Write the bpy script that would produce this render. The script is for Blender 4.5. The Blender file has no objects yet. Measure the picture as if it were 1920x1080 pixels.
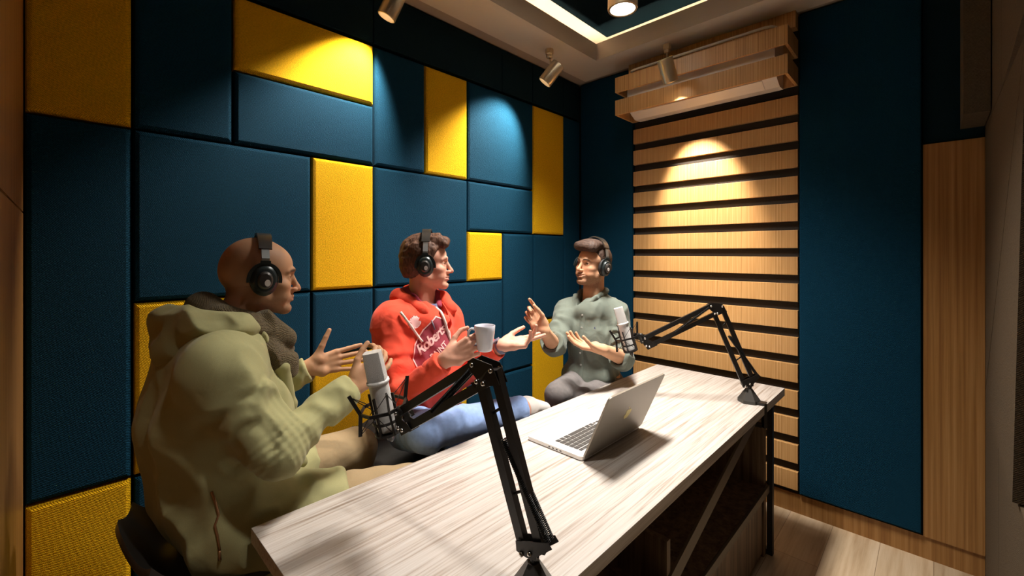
import bpy, bmesh, math, random
import numpy as np
from mathutils import Vector, Matrix
from mathutils.bvhtree import BVHTree
random.seed(7); np.random.seed(7)
C = bpy.context.collection
SC = bpy.context.scene
PI = math.pi

# ------------------------------------------------------------------ camera
FPX, HORIZON, EYE = 816.0, 474.3, 1.436
YAW = math.radians(44.1)
cam = bpy.data.objects.new('camera', bpy.data.cameras.new('camera')); C.objects.link(cam)
cam.location = (0, 0, EYE)
cam.rotation_euler = (PI/2, 0, YAW)
cam.data.sensor_width = 36.0
cam.data.lens = FPX/1920*36.0
cam.data.shift_y = -(540-HORIZON)/1920
cam.data.clip_start = 0.02
SC.camera = cam
FW = (-math.sin(YAW), math.cos(YAW)); RT = (math.cos(YAW), math.sin(YAW))
def at(px, py, d=None, X=None, Y=None, Z=None):
    """a measured point of the photograph at a known depth (or on a known plane) as a place in the room"""
    a = (px-960)/FPX; b = (HORIZON-py)/FPX
    r = (FW[0]+a*RT[0], FW[1]+a*RT[1], b)
    t = d if d is not None else X/r[0] if X is not None else Y/r[1] if Y is not None else (Z-EYE)/r[2]
    return Vector((t*r[0], t*r[1], EYE+t*r[2]))

# ------------------------------------------------------------------ world, exposure, lights
w = bpy.data.worlds.new('world'); SC.world = w; w.use_nodes = True
w.node_tree.nodes['Background'].inputs[0].default_value = (1.0, .80, .58, 1)
w.node_tree.nodes['Background'].inputs[1].default_value = 0.003
vs = SC.view_settings
vs.view_transform = 'Standard'; vs.look = 'None'; vs.gamma = 1.0; vs.use_curve_mapping = False
vs.exposure = 0.28
WARM = (1.0, .80, .58)
def light(name, kind, loc, energy, color=WARM, target=None, **kw):
    l = bpy.data.lights.new(name, kind); l.energy = energy; l.color = color
    for k, v in kw.items(): setattr(l, k, v)
    o = bpy.data.objects.new(name, l); C.objects.link(o); o.location = loc
    if target is not None:
        o.rotation_euler = (Vector(target)-Vector(loc)).to_track_quat('-Z', 'Y').to_euler()
    return o
# the flat luminaire in the ceiling tray over the desk: the room's main lamp
light('panel_lamp', 'AREA', (-1.06, 1.66, 2.86), 32, (1, .93, .85), target=(-1.06, 1.66, 0), shape='RECTANGLE', size=.22, size_y=.60, spread=math.radians(97))
# the round downlight near the corner
light('downlight_lamp', 'SPOT', (-1.21, 2.11, 2.735), 9, (1, .90, .76), target=(-1.21, 2.10, 0), spot_size=math.radians(80), spot_blend=.9, shadow_soft_size=.05)

# its twin at the near end of the tray, over the front corner of the desk
light('downlight_lamp', 'SPOT', (-.42, .45, 2.735), 42, (1, .93, .84), target=(-.46, .46, 0), spot_size=math.radians(72), spot_blend=.7, shadow_soft_size=.05)

# ------------------------------------------------------------------ materials
def newmat(name):
    m = bpy.data.materials.new(name); m.use_nodes = True
    nt = m.node_tree; b = nt.nodes['Principled BSDF']
    return m, nt, b
def mat(name, col, rough=.5, metal=0, spec=.5, bump=0, bscale=200, cvar=0, emit=None, estr=0, sheen=0, coat=0, stretch=(1,1,1), detail=3):
    m, nt, b = newmat(name)
    N, L = nt.nodes, nt.links
    b.inputs['Base Color'].default_value = (*col, 1)
    b.inputs['Roughness'].default_value = rough
    b.inputs['Metallic'].default_value = metal
    b.inputs['Specular IOR Level'].default_value = spec
    if sheen: b.inputs['Sheen Weight'].default_value = sheen; b.inputs['Sheen Roughness'].default_value = .4
    if coat: b.inputs['Coat Weight'].default_value = coat; b.inputs['Coat Roughness'].default_value = .15
    if emit: b.inputs['Emission Color'].default_value = (*emit, 1); b.inputs['Emission Strength'].default_value = estr
    if bump or cvar:
        tc = N.new('ShaderNodeTexCoord'); mp = N.new('ShaderNodeMapping'); mp.inputs['Scale'].default_value = stretch
        L.new(tc.outputs['Object'], mp.inputs[0])
        nz = N.new('ShaderNodeTexNoise'); nz.inputs['Scale'].default_value = bscale; nz.inputs['Detail'].default_value = detail
        L.new(mp.outputs[0], nz.inputs['Vector'])
        if bump:
            bp = N.new('ShaderNodeBump'); bp.inputs['Strength'].default_value = bump; bp.inputs['Distance'].default_value = .003
            L.new(nz.outputs[0], bp.inputs['Height']); L.new(bp.outputs[0], b.inputs['Normal'])
        if cvar:
            rp = N.new('ShaderNodeValToRGB'); e = rp.color_ramp.elements
            e[0].position = .3; e[1].position = .7
            e[0].color = (*[c*(1-cvar) for c in col], 1); e[1].color = (*[min(1, c*(1+cvar)) for c in col], 1)
            L.new(nz.outputs[0], rp.inputs[0]); L.new(rp.outputs[0], b.inputs['Base Color'])
    return m
def fabric(name, col, rough=.85, k=760, strength=.85, cvar=.25, dist=.004, sheen=.15):
    """coarse woven upholstery cloth: crossed threads plus a fine irregular grain"""
    m, nt, b = newmat(name); N, L = nt.nodes, nt.links
    b.inputs['Roughness'].default_value = rough; b.inputs['Specular IOR Level'].default_value = .12
    b.inputs['Sheen Weight'].default_value = sheen
    tc = N.new('ShaderNodeTexCoord'); sp = N.new('ShaderNodeSeparateXYZ'); L.new(tc.outputs['Object'], sp.inputs[0])
    nz = N.new('ShaderNodeTexNoise'); nz.inputs['Scale'].default_value = 160; nz.inputs['Detail'].default_value = 2
    L.new(tc.outputs['Object'], nz.inputs['Vector'])
    def mth(op, a, bb=None):
        n = N.new('ShaderNodeMath'); n.operation = op
        for i, v in enumerate((a, bb)):
            if v is None: continue
            if hasattr(v, 'links'): L.new(v, n.inputs[i])
            else: n.inputs[i].default_value = v
        return n.outputs[0]
    xy = mth('ADD', sp.outputs[0], sp.outputs[1])
    jit = mth('MULTIPLY', nz.outputs[0], 2.5)
    s1 = mth('SINE', mth('ADD', mth('MULTIPLY', xy, k*1.25), jit))
    s2 = mth('SINE', mth('ADD', mth('MULTIPLY', sp.outputs[2], k*1.5), jit))
    h = mth('ADD', mth('MULTIPLY', mth('MULTIPLY', s1, s2), .35), nz.outputs[0])
    bp = N.new('ShaderNodeBump'); bp.inputs['Strength'].default_value = strength; bp.inputs['Distance'].default_value = dist
    L.new(h, bp.inputs['Height']); L.new(bp.outputs[0], b.inputs['Normal'])
    rp = N.new('ShaderNodeValToRGB'); e = rp.color_ramp.elements
    e[0].position = .2; e[1].position = .8
    e[0].color = (*[c*(1-cvar) for c in col], 1); e[1].color = (*[min(1, c*(1+cvar)) for c in col], 1)
    L.new(h, rp.inputs[0]); L.new(rp.outputs[0], b.inputs['Base Color'])
    return m
def wood(name, stops, scale, rough=.45, bump=.15, spec=.4, planks=None, wave=0):
    """long-grain timber: noise stretched along the grain; stops = [(pos, colour)]"""
    m, nt, b = newmat(name); N, L = nt.nodes, nt.links
    b.inputs['Roughness'].default_value = rough; b.inputs['Specular IOR Level'].default_value = spec
    tc = N.new('ShaderNodeTexCoord'); mp = N.new('ShaderNodeMapping'); mp.inputs['Scale'].default_value = scale
    L.new(tc.outputs['Object'], mp.inputs[0])
    nz = N.new('ShaderNodeTexNoise'); nz.inputs['Scale'].default_value = 1; nz.inputs['Detail'].default_value = 6; nz.inputs['Roughness'].default_value = .62
    nz.inputs['Distortion'].default_value = wave
    L.new(mp.outputs[0], nz.inputs['Vector'])
    rp = N.new('ShaderNodeValToRGB'); e = rp.color_ramp.elements
    while len(e) < len(stops): e.new(.5)
    for i, (p, c) in enumerate(stops): e[i].position = p; e[i].color = (*c, 1)
    L.new(nz.outputs[0], rp.inputs[0]); out = rp.outputs[0]
    if planks:
        br = N.new('ShaderNodeTexBrick'); m2 = N.new('ShaderNodeMapping'); m2.inputs['Rotation'].default_value = (0, 0, PI/2)
        L.new(tc.outputs['Object'], m2.inputs[0]); L.new(m2.outputs[0], br.inputs['Vector'])
        br.inputs['Scale'].default_value = 1; br.inputs['Brick Width'].default_value = planks[0]; br.inputs['Row Height'].default_value = planks[1]
        br.inputs['Mortar Size'].default_value = .0012; br.inputs['Color1'].default_value = (.80, .80, .80, 1); br.inputs['Color2'].default_value = (1.05, 1.05, 1.05, 1)
        br.inputs['Mortar'].default_value = (.45, .40, .35, 1); br.offset = .37
        mx = N.new('ShaderNodeMix'); mx.data_type = 'RGBA'; mx.blend_type = 'MULTIPLY'; mx.inputs[0].default_value = 1
        L.new(out, mx.inputs[6]); L.new(br.outputs[0], mx.inputs[7]); out = mx.outputs[2]
    L.new(out, b.inputs['Base Color'])
    bp = N.new('ShaderNodeBump'); bp.inputs['Strength'].default_value = bump; bp.inputs['Distance'].default_value = .001
    L.new(nz.outputs[0], bp.inputs['Height']); L.new(bp.outputs[0], b.inputs['Normal'])
    return m
M = {}
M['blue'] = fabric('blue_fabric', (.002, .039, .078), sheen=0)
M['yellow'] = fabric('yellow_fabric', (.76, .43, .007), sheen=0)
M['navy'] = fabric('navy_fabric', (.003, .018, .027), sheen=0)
M['ceilnavy'] = mat('ceiling_navy_cloth', (.0015, .007, .011), .95, spec=.05, bump=.2, bscale=300)
M['taupe'] = fabric('taupe_fabric', (.115, .085, .055), sheen=0)
M['darkback'] = mat('dark_backing', (.028, .022, .017), .9, bump=.5, bscale=260)
M['black_wall'] = mat('wall_backing', (.006, .008, .010), .9, bump=.2, bscale=60)
WS = [(.30, (.33, .155, .045)), (.47, (.55, .295, .105)), (.58, (.63, .365, .15)), (.75, (.72, .47, .23))]
M['slat'] = wood('oak_veneer_vertical', WS, (140, 140, 1.3), rough=.38, bump=.1)
M['woodpanel'] = wood('oak_veneer_panel', [(.3, (.22, .095, .025)), (.5, (.32, .155, .045)), (.7, (.42, .225, .08))], (70, 70, .9), rough=.4)
M['desk'] = wood('washed_walnut_laminate', [(.28, (.25, .19, .145)), (.41, (.40, .345, .30)), (.51, (.51, .465, .425)), (.66, (.575, .54, .505))], (105, 2.4, 105), rough=.42, bump=.12, wave=.6)
M['deskshade'] = wood('shaded_walnut_laminate', [(.28, (.035, .022, .014)), (.45, (.13, .085, .055)), (.7, (.26, .18, .12))], (42, 42, 1.6), rough=.5, bump=.12, wave=.4)  # the top's laminate again, with the shade under it put into the colour
M['floor'] = wood('light_oak_floorboards', [(.3, (.38, .25, .14)), (.5, (.56, .42, .27)), (.75, (.70, .56, .40))], (22, 1.2, 1), rough=.35, planks=(1.2, .19))
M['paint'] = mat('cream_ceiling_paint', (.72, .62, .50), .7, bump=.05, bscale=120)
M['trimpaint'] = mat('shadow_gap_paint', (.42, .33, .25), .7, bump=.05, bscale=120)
M['led'] = mat('led_strip', (1, .9, .75), .5, emit=(1, .80, .57), estr=46)
M['lampface'] = mat('lamp_diffuser', (1, 1, 1), .4, emit=(1, .96, .90), estr=14)
M['paneldiff'] = mat('panel_lamp_diffuser', (1, 1, 1), .4, emit=(1, .92, .80), estr=1.5)
M['brass'] = mat('brushed_champagne_metal', (.74, .60, .40), .32, metal=.75, bump=.05, bscale=60, stretch=(1, 1, 40))
M['olivecap'] = mat('olive_lamp_cap', (.36, .31, .13), .6, bump=.2, bscale=600)
M['blackmetal'] = mat('black_powder_coat', (.012, .010, .009), .42, bump=.08, bscale=700)
M['greymetal'] = mat('bronze_grey_metal', (.10, .075, .048), .5, bump=.05, bscale=500)
M['screw'] = mat('steel_screw', (.75, .72, .68), .2, metal=1, bump=.03, bscale=300)
M['spring'] = mat('black_spring_steel', (.02, .02, .02), .3, metal=.6, bump=.03, bscale=300)
M['mic'] = mat('silver_microphone_enamel', (.74, .73, .71), .38, bump=.05, bscale=300, cvar=.08)
M['micgrille'] = mat('silver_mesh_grille', (.66, .65, .63), .45, metal=.2, bump=.9, bscale=900)
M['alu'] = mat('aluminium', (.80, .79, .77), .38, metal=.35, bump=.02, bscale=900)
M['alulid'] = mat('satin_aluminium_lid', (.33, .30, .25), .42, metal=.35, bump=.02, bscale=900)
M['key'] = mat('dark_grey_key', (.055, .050, .045), .5, bump=.05, bscale=500)
M['gold'] = mat('pale_gold_inlay', (.80, .68, .24), .4, bump=.02, bscale=500)
M['screen'] = mat('dark_glass_screen', (.01, .01, .012), .12, bump=.01, bscale=100)
M['acwhite'] = mat('air_conditioner_plastic', (.82, .76, .70), .4, bump=.02, bscale=100)
M['acgrey'] = mat('air_conditioner_grille', (.30, .27, .23), .5, bump=.3, bscale=300)
M['seat'] = mat('black_moulded_plastic', (.052, .048, .043), .36, bump=.05, bscale=300)
M['chrome'] = mat('chrome', (.6, .6, .6), .15, metal=1, bump=.01, bscale=100)
M['ceramic'] = mat('white_glazed_ceramic', (.72, .72, .80), .18, coat=.5, bump=.01, bscale=50)

# ------------------------------------------------------------------ object helpers
def link(name, bm_or_me, m=None, parent=None, smooth=False):
    if isinstance(bm_or_me, bmesh.types.BMesh):
        me = bpy.data.meshes.new(name); bmesh.ops.recalc_face_normals(bm_or_me, faces=bm_or_me.faces)
        bm_or_me.to_mesh(me); bm_or_me.free()
    else: me = bm_or_me
    o = bpy.data.objects.new(name, me); C.objects.link(o)
    if m is not None:
        for mm in (m if isinstance(m, (list, tuple)) else [m]): me.materials.append(mm)
    if smooth:
        me.shade_smooth()
    if parent is not None: o.parent = parent
    return o
def smooth_by_angle(o, deg=40):
    me = o.data; me.shade_smooth()
    bm = bmesh.new(); bm.from_mesh(me)
    for e in bm.edges:
        if len(e.link_faces) == 2 and e.calc_face_angle(0) > math.radians(deg): e.smooth = False
    bm.to_mesh(me); bm.free(); return o
def tag(o, label=None, cat=None, group=None, kind=None):
    if label: o['label'] = label
    if cat: o['category'] = cat
    if group: o['group'] = group
    if kind: o['kind'] = kind
    return o
def struct(name, bm, m): return tag(link(name, bm, m), kind='structure')
def empty(name, loc=(0,0,0), rot=(0,0,0)):
    o = bpy.data.objects.new(name, None); C.objects.link(o); o.location = loc; o.rotation_euler = rot; o.empty_display_size = .05
    return o
def box(bm, lo, hi, bev=0, mtx=None):
    vs_ = [bm.verts.new((x, y, z)) for x in (lo[0], hi[0]) for y in (lo[1], hi[1]) for z in (lo[2], hi[2])]
    fs = [(0,1,3,2),(4,6,7,5),(0,4,5,1),(2,3,7,6),(0,2,6,4),(1,5,7,3)]
    faces = [bm.faces.new([vs_[i] for i in f]) for f in fs]
    geo = vs_
    if bev:
        es = list({e for f in faces for e in f.edges})
        r = bmesh.ops.bevel(bm, geom=es, offset=bev, segments=2, affect='EDGES', profile=.6)
        geo = list({v for f in r['faces'] for v in f.verts} | {v for v in vs_ if v.is_valid})
    if mtx is not None: bmesh.ops.transform(bm, matrix=mtx, verts=geo)
    return geo
def bx(lo, hi, bev=0):
    bm = bmesh.new(); box(bm, lo, hi, bev); return bm
def frame_from(d, up=(0, 0, 1)):
    z = Vector(d).normalized(); u = Vector(up)
    if abs(z.dot(u)) > .98: u = Vector((1, 0, 0))
    x = u.cross(z).normalized(); y = z.cross(x)
    return Matrix(((x.x, y.x, z.x), (x.y, y.y, z.y), (x.z, y.z, z.z)))
def tube(bm, pts, r, seg=10, caps=True, up=(0,0,1)):
    """round tube through points; r a number or one radius per point"""
    pts = [Vector(p) for p in pts]; n = len(pts); rings = []
    R = r if isinstance(r, (list, tuple)) else [r]*n
    prev = None
    for i, p in enumerate(pts):
        d = (pts[min(i+1, n-1)]-pts[max(i-1, 0)])
        f = frame_from(d, up)
        if prev is not None:
            x = (prev.col[0]-d.normalized()*prev.col[0].dot(d.normalized())).normalized(); y = d.normalized().cross(x)
            f = Matrix((x, y, d.normalized())).transposed()
        prev = f
        rings.append([bm.verts.new(p+f@Vector((R[i]*math.cos(2*PI*k/seg), R[i]*math.sin(2*PI*k/seg), 0))) for k in range(seg)])
    for a, b in zip(rings, rings[1:]):
        for k in range(seg): bm.faces.new((a[k], a[(k+1) % seg], b[(k+1) % seg], b[k]))
    if caps: bm.faces.new(rings[0][::-1]); bm.faces.new(rings[-1])
def bar(bm, a, b, w, t, up=(0,0,1)):
    """square-section bar from a to b, w wide along the direction across up, t along up"""
    a, b = Vector(a), Vector(b); f = frame_from(b-a, up)
    L_ = (b-a).length
    mt = Matrix.Translation(a) @ f.to_4x4()
    box(bm, (-w/2, -t/2, 0), (w/2, t/2, L_), 0, mt)
def lathe(bm, prof, seg=32, mtx=None):
    """profile [(r,z)] turned about z; r==0 ends close"""
    rings = []
    for r, z in prof:
        if r < 1e-6: rings.append([bm.verts.new((0, 0, z))])
        else: rings.append([bm.verts.new((r*math.cos(2*PI*k/seg), r*math.sin(2*PI*k/seg), z)) for k in range(seg)])
    for a, b in zip(rings, rings[1:]):
        for k in range(seg):
            k2 = (k+1) % seg
            if len(a) == 1 and len(b) == 1: continue
            if len(a) == 1: bm.faces.new((a[0], b[k2], b[k]))
            elif len(b) == 1: bm.faces.new((a[k], a[k2], b[0]))
            else: bm.faces.new((a[k], a[k2], b[k2], b[k]))
    vs_ = [v for r_ in rings for v in r_]
    if mtx is not None: bmesh.ops.transform(bm, matrix=mtx, verts=vs_)
    return vs_
def prism(bm, poly, t, mtx=None):
    """flat outline (x,y) given thickness t in z"""
    a = [bm.verts.new((x, y, 0)) for x, y in poly]; b = [bm.verts.new((x, y, t)) for x, y in poly]; n = len(poly)
    bm.faces.new(a[::-1]); bm.faces.new(b)
    for i in range(n): bm.faces.new((a[i], a[(i+1) % n], b[(i+1) % n], b[i]))
    if mtx is not None: bmesh.ops.transform(bm, matrix=mtx, verts=a+b)
def rrect(w, h, r, n=6, cx=0, cy=0):
    out = []
    for sx, sy, a0 in ((1, 1, 0), (-1, 1, 90), (-1, -1, 180), (1, -1, 270)):
        for k in range(n+1):
            a = math.radians(a0+90*k/n); out.append((cx+sx*(w/2-r)+r*math.cos(a), cy+sy*(h/2-r)+r*math.sin(a)))
    return out
def axes(o, x, y, z):
    """matrix with origin o and given axis vectors"""
    x, y, z = Vector(x), Vector(y), Vector(z)
    return Matrix(((x.x, y.x, z.x, o[0]), (x.y, y.y, z.y, o[1]), (x.z, y.z, z.z, o[2]), (0, 0, 0, 1)))
# ================================================================== THE ROOM
XL, XR, YB, YF, ZC = -1.974, .163, 2.84, -.084, 2.743
T = .06
struct('floor', bx((XL-.1, YF-.1, -.05), (XR+.1, YB+.1, 0)), M['floor'])
struct('wall_left', bx((XL-.15, YF-.1, 0), (XL-.047, YB+.1, 3.1)), M['black_wall'])
struct('wall_back', bx((XL-.1, YB, 0), (XR+.1, YB+.1, 3.1)), M['black_wall'])
struct('wall_right', bx((XR+.034, YF-.1, 0), (XR+.12, YB+.1, 3.1)), M['black_wall'])
struct('wall_near', bx((XL-.1, YF-.12, 0), (XR+.1, YF-.02, 3.1)), M['black_wall'])
struct('ceiling', bx((XL-.1, YF-.1, 2.97), (XR+.1, YB+.1, 3.05)), M['paint'])
# dropped border of the ceiling with a light cove, round the dark centre field
OX0, OX1, OY0, OY1 = -1.66, -.15, .30, 2.535
bm = bmesh.new()
g = .062
for lo, hi in (((XL+g, YF, ZC), (OX0, YB-g, ZC+.03)), ((OX1, YF, ZC), (XR, YB-g, ZC+.03)),
               ((OX0, YF, ZC), (OX1, OY0, ZC+.03)), ((OX0, OY1, ZC), (OX1, YB-g, ZC+.03))):
    box(bm, lo, hi)
struct('trim_1', bm, M['paint'])
bm = bmesh.new(); q_ = .012
for lo, hi in (((OX0+.0005, OY0, ZC-.0005), (OX0+q_, OY1, 2.857)), ((OX1-q_, OY0, ZC-.0005), (OX1-.0005, OY1, 2.857)),
               ((OX0+q_, OY0+.0005, ZC-.0005), (OX1-q_, OY0+q_, 2.857)), ((OX0+q_, OY1-q_, ZC-.0005), (OX1-q_, OY1-.0005, 2.857))):
    box(bm, lo, hi)
tr = struct('trim_2', bm, M['paint'])
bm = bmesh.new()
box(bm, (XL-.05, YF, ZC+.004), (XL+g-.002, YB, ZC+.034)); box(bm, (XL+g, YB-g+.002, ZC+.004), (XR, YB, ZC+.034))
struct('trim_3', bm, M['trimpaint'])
tag(link('ceiling_centre_panel', bx((-1.644, .25, 2.945), (-.17, 2.652, 2.969)), M['ceilnavy']), 'large dark navy fabric field in the middle of the lit ceiling tray', 'ceiling panel')
led = link('led_strip', (lambda b: (box(b, (OX0-.06, OY0-.04, ZC+.031), (OX0-.045, OY1+.06, ZC+.037)), box(b, (OX0-.044, OY1+.045, ZC+.031), (OX1+.05, OY1+.06, ZC+.037)), b)[2])(bmesh.new()), M['led'])
tag(led, 'warm white light strip lying on the ledge of the ceiling cove', 'light strip')

# skirting boards and the near wood wall
struct('baseboard_back', bx((-1.90, YB-.02, 0), (.162, YB, .105)), M['woodpanel'])
struct('baseboard_left', bx((XL-.045, YF, 0), (XL-.012, YB-.02, .062)), M['woodpanel'])
struct('trim_4', bx((XL-.04, YF-.02, 0), (-.9, YF, 1.556)), M['woodpanel'])
struct('trim_5', bx((XL-.04, YF-.02, 1.562), (-.9, YF, 2.74)), M['woodpanel'])

# ------------------------------------------------------------------ upholstered wall panels
def panel(col, face, u0, u1, z0, z1, label, th=.045, gap=.0035, ch=.014, group='upholstered acoustic wall panels', mkey=None):
    """padded panel with chamfered front; face 'L' = on the left wall, 'B' = on the back wall"""
    u0 += gap; u1 -= gap; z0 += gap; z1 -= gap
    bm = bmesh.new(); uc, zc = (u0+u1)/2, (z0+z1)/2
    def ring(dep, ins): return [(u, z, dep) for u, z in ((u0+ins, z0+ins), (u1-ins, z0+ins), (u1-ins, z1-ins), (u0+ins, z1-ins))]
    rings = []
    for dep, ins in ((th, 0), (ch, 0), (ch*.32, ch*.28), (0, ch)):
        rr = []
        for u, z, d in ring(dep, ins):
            p = (-d, u-uc, z-zc) if face == 'L' else (u-uc, d, z-zc)
            rr.append(bm.verts.new(p))
        rings.append(rr)
    for a, b in zip(rings, rings[1:]):
        for k in range(4): bm.faces.new((a[k], a[(k+1) % 4], b[(k+1) % 4], b[k]))
    bm.faces.new(rings[-1]); bm.faces.new(rings[0][::-1])
    o = link('acoustic_panel', bm, M[mkey or col])
    o.location = (XL, uc, zc) if face == 'L' else (uc, FACEB, zc)
    return tag(o, label, 'wall panel', group)
FACEB = 2.80
c = [-.084, .167, .466, .766, 1.065, 1.364, 1.663, 1.955, 2.25, 2.596, 2.80]
z = [.065, .365, .665, .965, 1.265, 1.565, 1.865, 2.158, 2.456]
L_ = [
 ('yellow', 0, 1, 6, 8, 'dim yellow panel at the top of the left edge, above the tall dark blue one'),
 ('blue', 0, 1, 2, 6, 'tall dark blue panel at the left edge between two dim yellow panels'),
 ('yellow', 0, 1, 0, 2, 'dim yellow panel low at the left edge beside the bald man\'s chair'),
 ('blue', 1, 2, 6, 8, 'upright dark blue panel between the dim top left yellow and the long bright yellow panel'),
 ('blue', 1, 3, 4, 6, 'big dark blue panel directly above and left of the bald man\'s head'),
 ('yellow', 2, 4, 7, 8, 'long horizontal yellow panel at the top with a spotlight pool on it'),
 ('blue', 2, 4, 6, 7, 'wide teal blue panel directly under the long spotlit yellow panel'),
 ('yellow', 3, 4, 4, 6, 'upright yellow panel between the bald man\'s head and the red hooded man\'s head'),
 ('blue', 4, 5, 6, 8, 'upright blue panel between the long yellow panel and the narrow upper yellow one'),
 ('yellow', 5, 6, 6, 8, 'narrow upright yellow panel high on the wall above the man in red'),
 ('blue', 6, 8, 6, 8, 'blue panel with the brightest pale blue spotlight pool'),
 ('blue', 4, 6, 4, 6, 'square dark blue panel right behind the head of the man in red'),
 ('blue', 6, 8, 5, 6, 'wide low blue panel under the pale spotlit blue panel'),
 ('yellow', 6, 7, 4, 5, 'small square yellow panel in front of the face of the man in red'),
 ('blue', 7, 8, 2, 5, 'tall narrow blue panel right of the small square yellow panel'),
 ('yellow', 8, 9, 5, 8, 'tall yellow panel nearest the corner, above the man in the grey shirt'),
 ('blue', 8, 9, 3, 5, 'upright dark blue panel below the tall yellow panel by the corner'),
 ('yellow', 8, 9, 1, 3, 'upright yellow panel beside the knees of the man in the grey shirt'),
 ('blue', 9, 10, 0, 8, 'narrow full height dark blue panel in the corner of the room'),
 ('yellow', 1, 2, 2, 4, 'orange yellow panel behind the back of the man in the parka'),
 ('blue', 2, 3, 2, 4, 'blue panel behind the chest and scarf of the bald man'),
 ('blue', 3, 4, 3, 4, 'small blue panel above the bald man\'s open hand'),
 ('yellow', 3, 4, 1, 3, 'bright yellow panel behind the hands of the bald man and the near microphone'),
 ('blue', 4, 7, 2, 4, 'wide blue panel behind the chest and mug of the man in red'),
 ('yellow', 5, 6, 1, 2, 'low yellow panel mostly hidden behind the man in red and the near boom arm'),
 ('blue', 6, 8, 0, 2, 'low wide blue panel behind the knees of the man in red'),
 ('blue', 1, 3, 0, 2, 'low dark blue panel behind the seat of the man in the parka'),
 ('blue', 3, 4, 0, 1, 'low dark blue panel under the bright yellow one behind the knees in beige trousers'),
 ('blue', 4, 5, 0, 2, 'low dark blue panel behind the chair of the man in red'),
 ('blue', 8, 9, 0, 1, 'low dark blue panel at floor level under the yellow panel beside the grey jeans'),
]
for col, a, b_, z0, z1, lab in L_:
    panel(col, 'L', c[a], c[b_], z[z0], z[z1], lab)
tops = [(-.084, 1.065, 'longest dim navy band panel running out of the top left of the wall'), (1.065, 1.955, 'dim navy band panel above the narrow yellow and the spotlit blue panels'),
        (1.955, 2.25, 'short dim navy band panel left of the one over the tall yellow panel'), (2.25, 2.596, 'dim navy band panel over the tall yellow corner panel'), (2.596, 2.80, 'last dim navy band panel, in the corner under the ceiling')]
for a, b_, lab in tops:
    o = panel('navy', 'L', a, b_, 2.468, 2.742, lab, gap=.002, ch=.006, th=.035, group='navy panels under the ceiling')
    o.location.x -= .008
# back wall: blue flanks round the slatted part
panel('blue', 'B', XL+.002, -1.527, .105, 2.742, 'tall dark blue panel between the room corner and the wooden slats', th=.038, ch=.006)
panel('blue', 'B', -.531, -.038, .113, 2.742, 'tall dark blue panel right of the slats and air conditioner', th=.038, ch=.006)
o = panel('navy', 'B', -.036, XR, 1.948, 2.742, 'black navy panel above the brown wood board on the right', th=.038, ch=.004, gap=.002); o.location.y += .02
struct('trim_6', bx((-.036, YB-.028, .106), (.162, YB, 1.944)), M['woodpanel'])

# horizontal oak slats on a dark backing
tag(link('slat_backing', bx((-1.523, YB-.013, .108), (-.535, YB-.002, 2.740)), M['darkback']), 'dark brown felt board behind the horizontal wooden slats', 'backing board')
k = 0; ztop = 2.451
place = ['first and topmost, directly under the air conditioner box', 'second from the top, crossed by the spotlight pool', 'third from the top', 'fourth from the top', 'fifth from the top', 'sixth from the top',
         'seventh from the top, level with the headphones of the smiling man', 'eighth from the top', 'ninth from the top', 'tenth from the top, behind the far boom arm', 'eleventh from the top, behind the far boom arm', 'fourth from the floor',
         'third from the floor, seen right of the desk', 'second from the floor, seen right of the desk', 'lowest of all, just above the skirting board']
zs = [2.303-.148*i for i in range(15)]
for i, zt in enumerate(zs):
    o = link('wall_slat', bx((-.494, 0, -.05), (.494, .026, .05), .0015), M['slat'])
    o.location = (-1.029, YB-.038, zt-.05)
    tag(o, 'horizontal oak slat on the back wall, '+place[i], 'slat', 'oak slats on the back wall')
# right wall: taupe cloth panels with slanting seams
def tpan(name, pts, dep, lab):
    bm = bmesh.new()
    a = [bm.verts.new((XR+dep[i], y, zz)) for i, (y, zz) in enumerate(pts)]; b = [bm.verts.new((XR+.03, y, zz)) for y, zz in pts]
    n = len(pts); bm.faces.new(a); bm.faces.new(b[::-1])
    for i in range(n): bm.faces.new((a[i], b[i], b[(i+1) % n], a[(i+1) % n]))
    return tag(link(name, bm, M['taupe']), lab, 'wall panel', 'taupe faceted panels on the right wall')
tpan('faceted_panel', [(2.835, 1.985), (2.835, 2.742), (2.195, 2.742), (2.195, 1.985)], (0, 0, 0, 0), 'dark taupe cloth panel at the top right, nearest the corner boxing')
tpan('faceted_panel', [(2.19, 1.985), (2.19, 2.742), (.9, 2.742), (.9, 1.985)], (0, 0, -.03, -.03), 'light catching taupe cloth panel in the top right corner of the view')
tpan('faceted_panel', [(2.835, .82), (2.835, 1.98), (1.66, 1.98)], (0, 0, 0), 'taupe triangle above the long slanting seam at the right edge')
tpan('faceted_panel', [(2.83, .813), (1.652, 1.98), (1.652, .813)], (0, 0, -.022), 'paler taupe triangle under the long slanting seam at the right edge')
tpan('faceted_panel', [(2.835, .02), (2.835, .807), (2.28, .807), (2.28, .02)], (0, 0, 0, 0), 'dark low taupe panel at the right edge beside the wood board')
tpan('faceted_panel', [(2.275, .02), (2.275, .807), (.9, .807), (.9, .02)], (0, 0, -.02, -.02), 'paler low taupe panel at the bottom right corner')
tpan('faceted_panel', [(1.648, .813), (1.648, 1.98), (.9, 1.98), (.9, .813)], (0, 0, 0, 0), 'taupe panel right of the slanting seam, beyond the right edge')
tpan('faceted_panel', [(.895, .02), (.895, 2.742), (YF+.02, 2.742), (YF+.02, .02)], (0, 0, 0, 0), 'plain taupe panel beside the viewer, beyond the right edge')
tag(link('bulkhead_box', bx((.085, YB-.33, 1.99), (XR-.004, YB-.041, 2.742)), M['taupe']), 'dark brown cloth covered boxing high in the right corner above the wood board', 'boxing')

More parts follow.
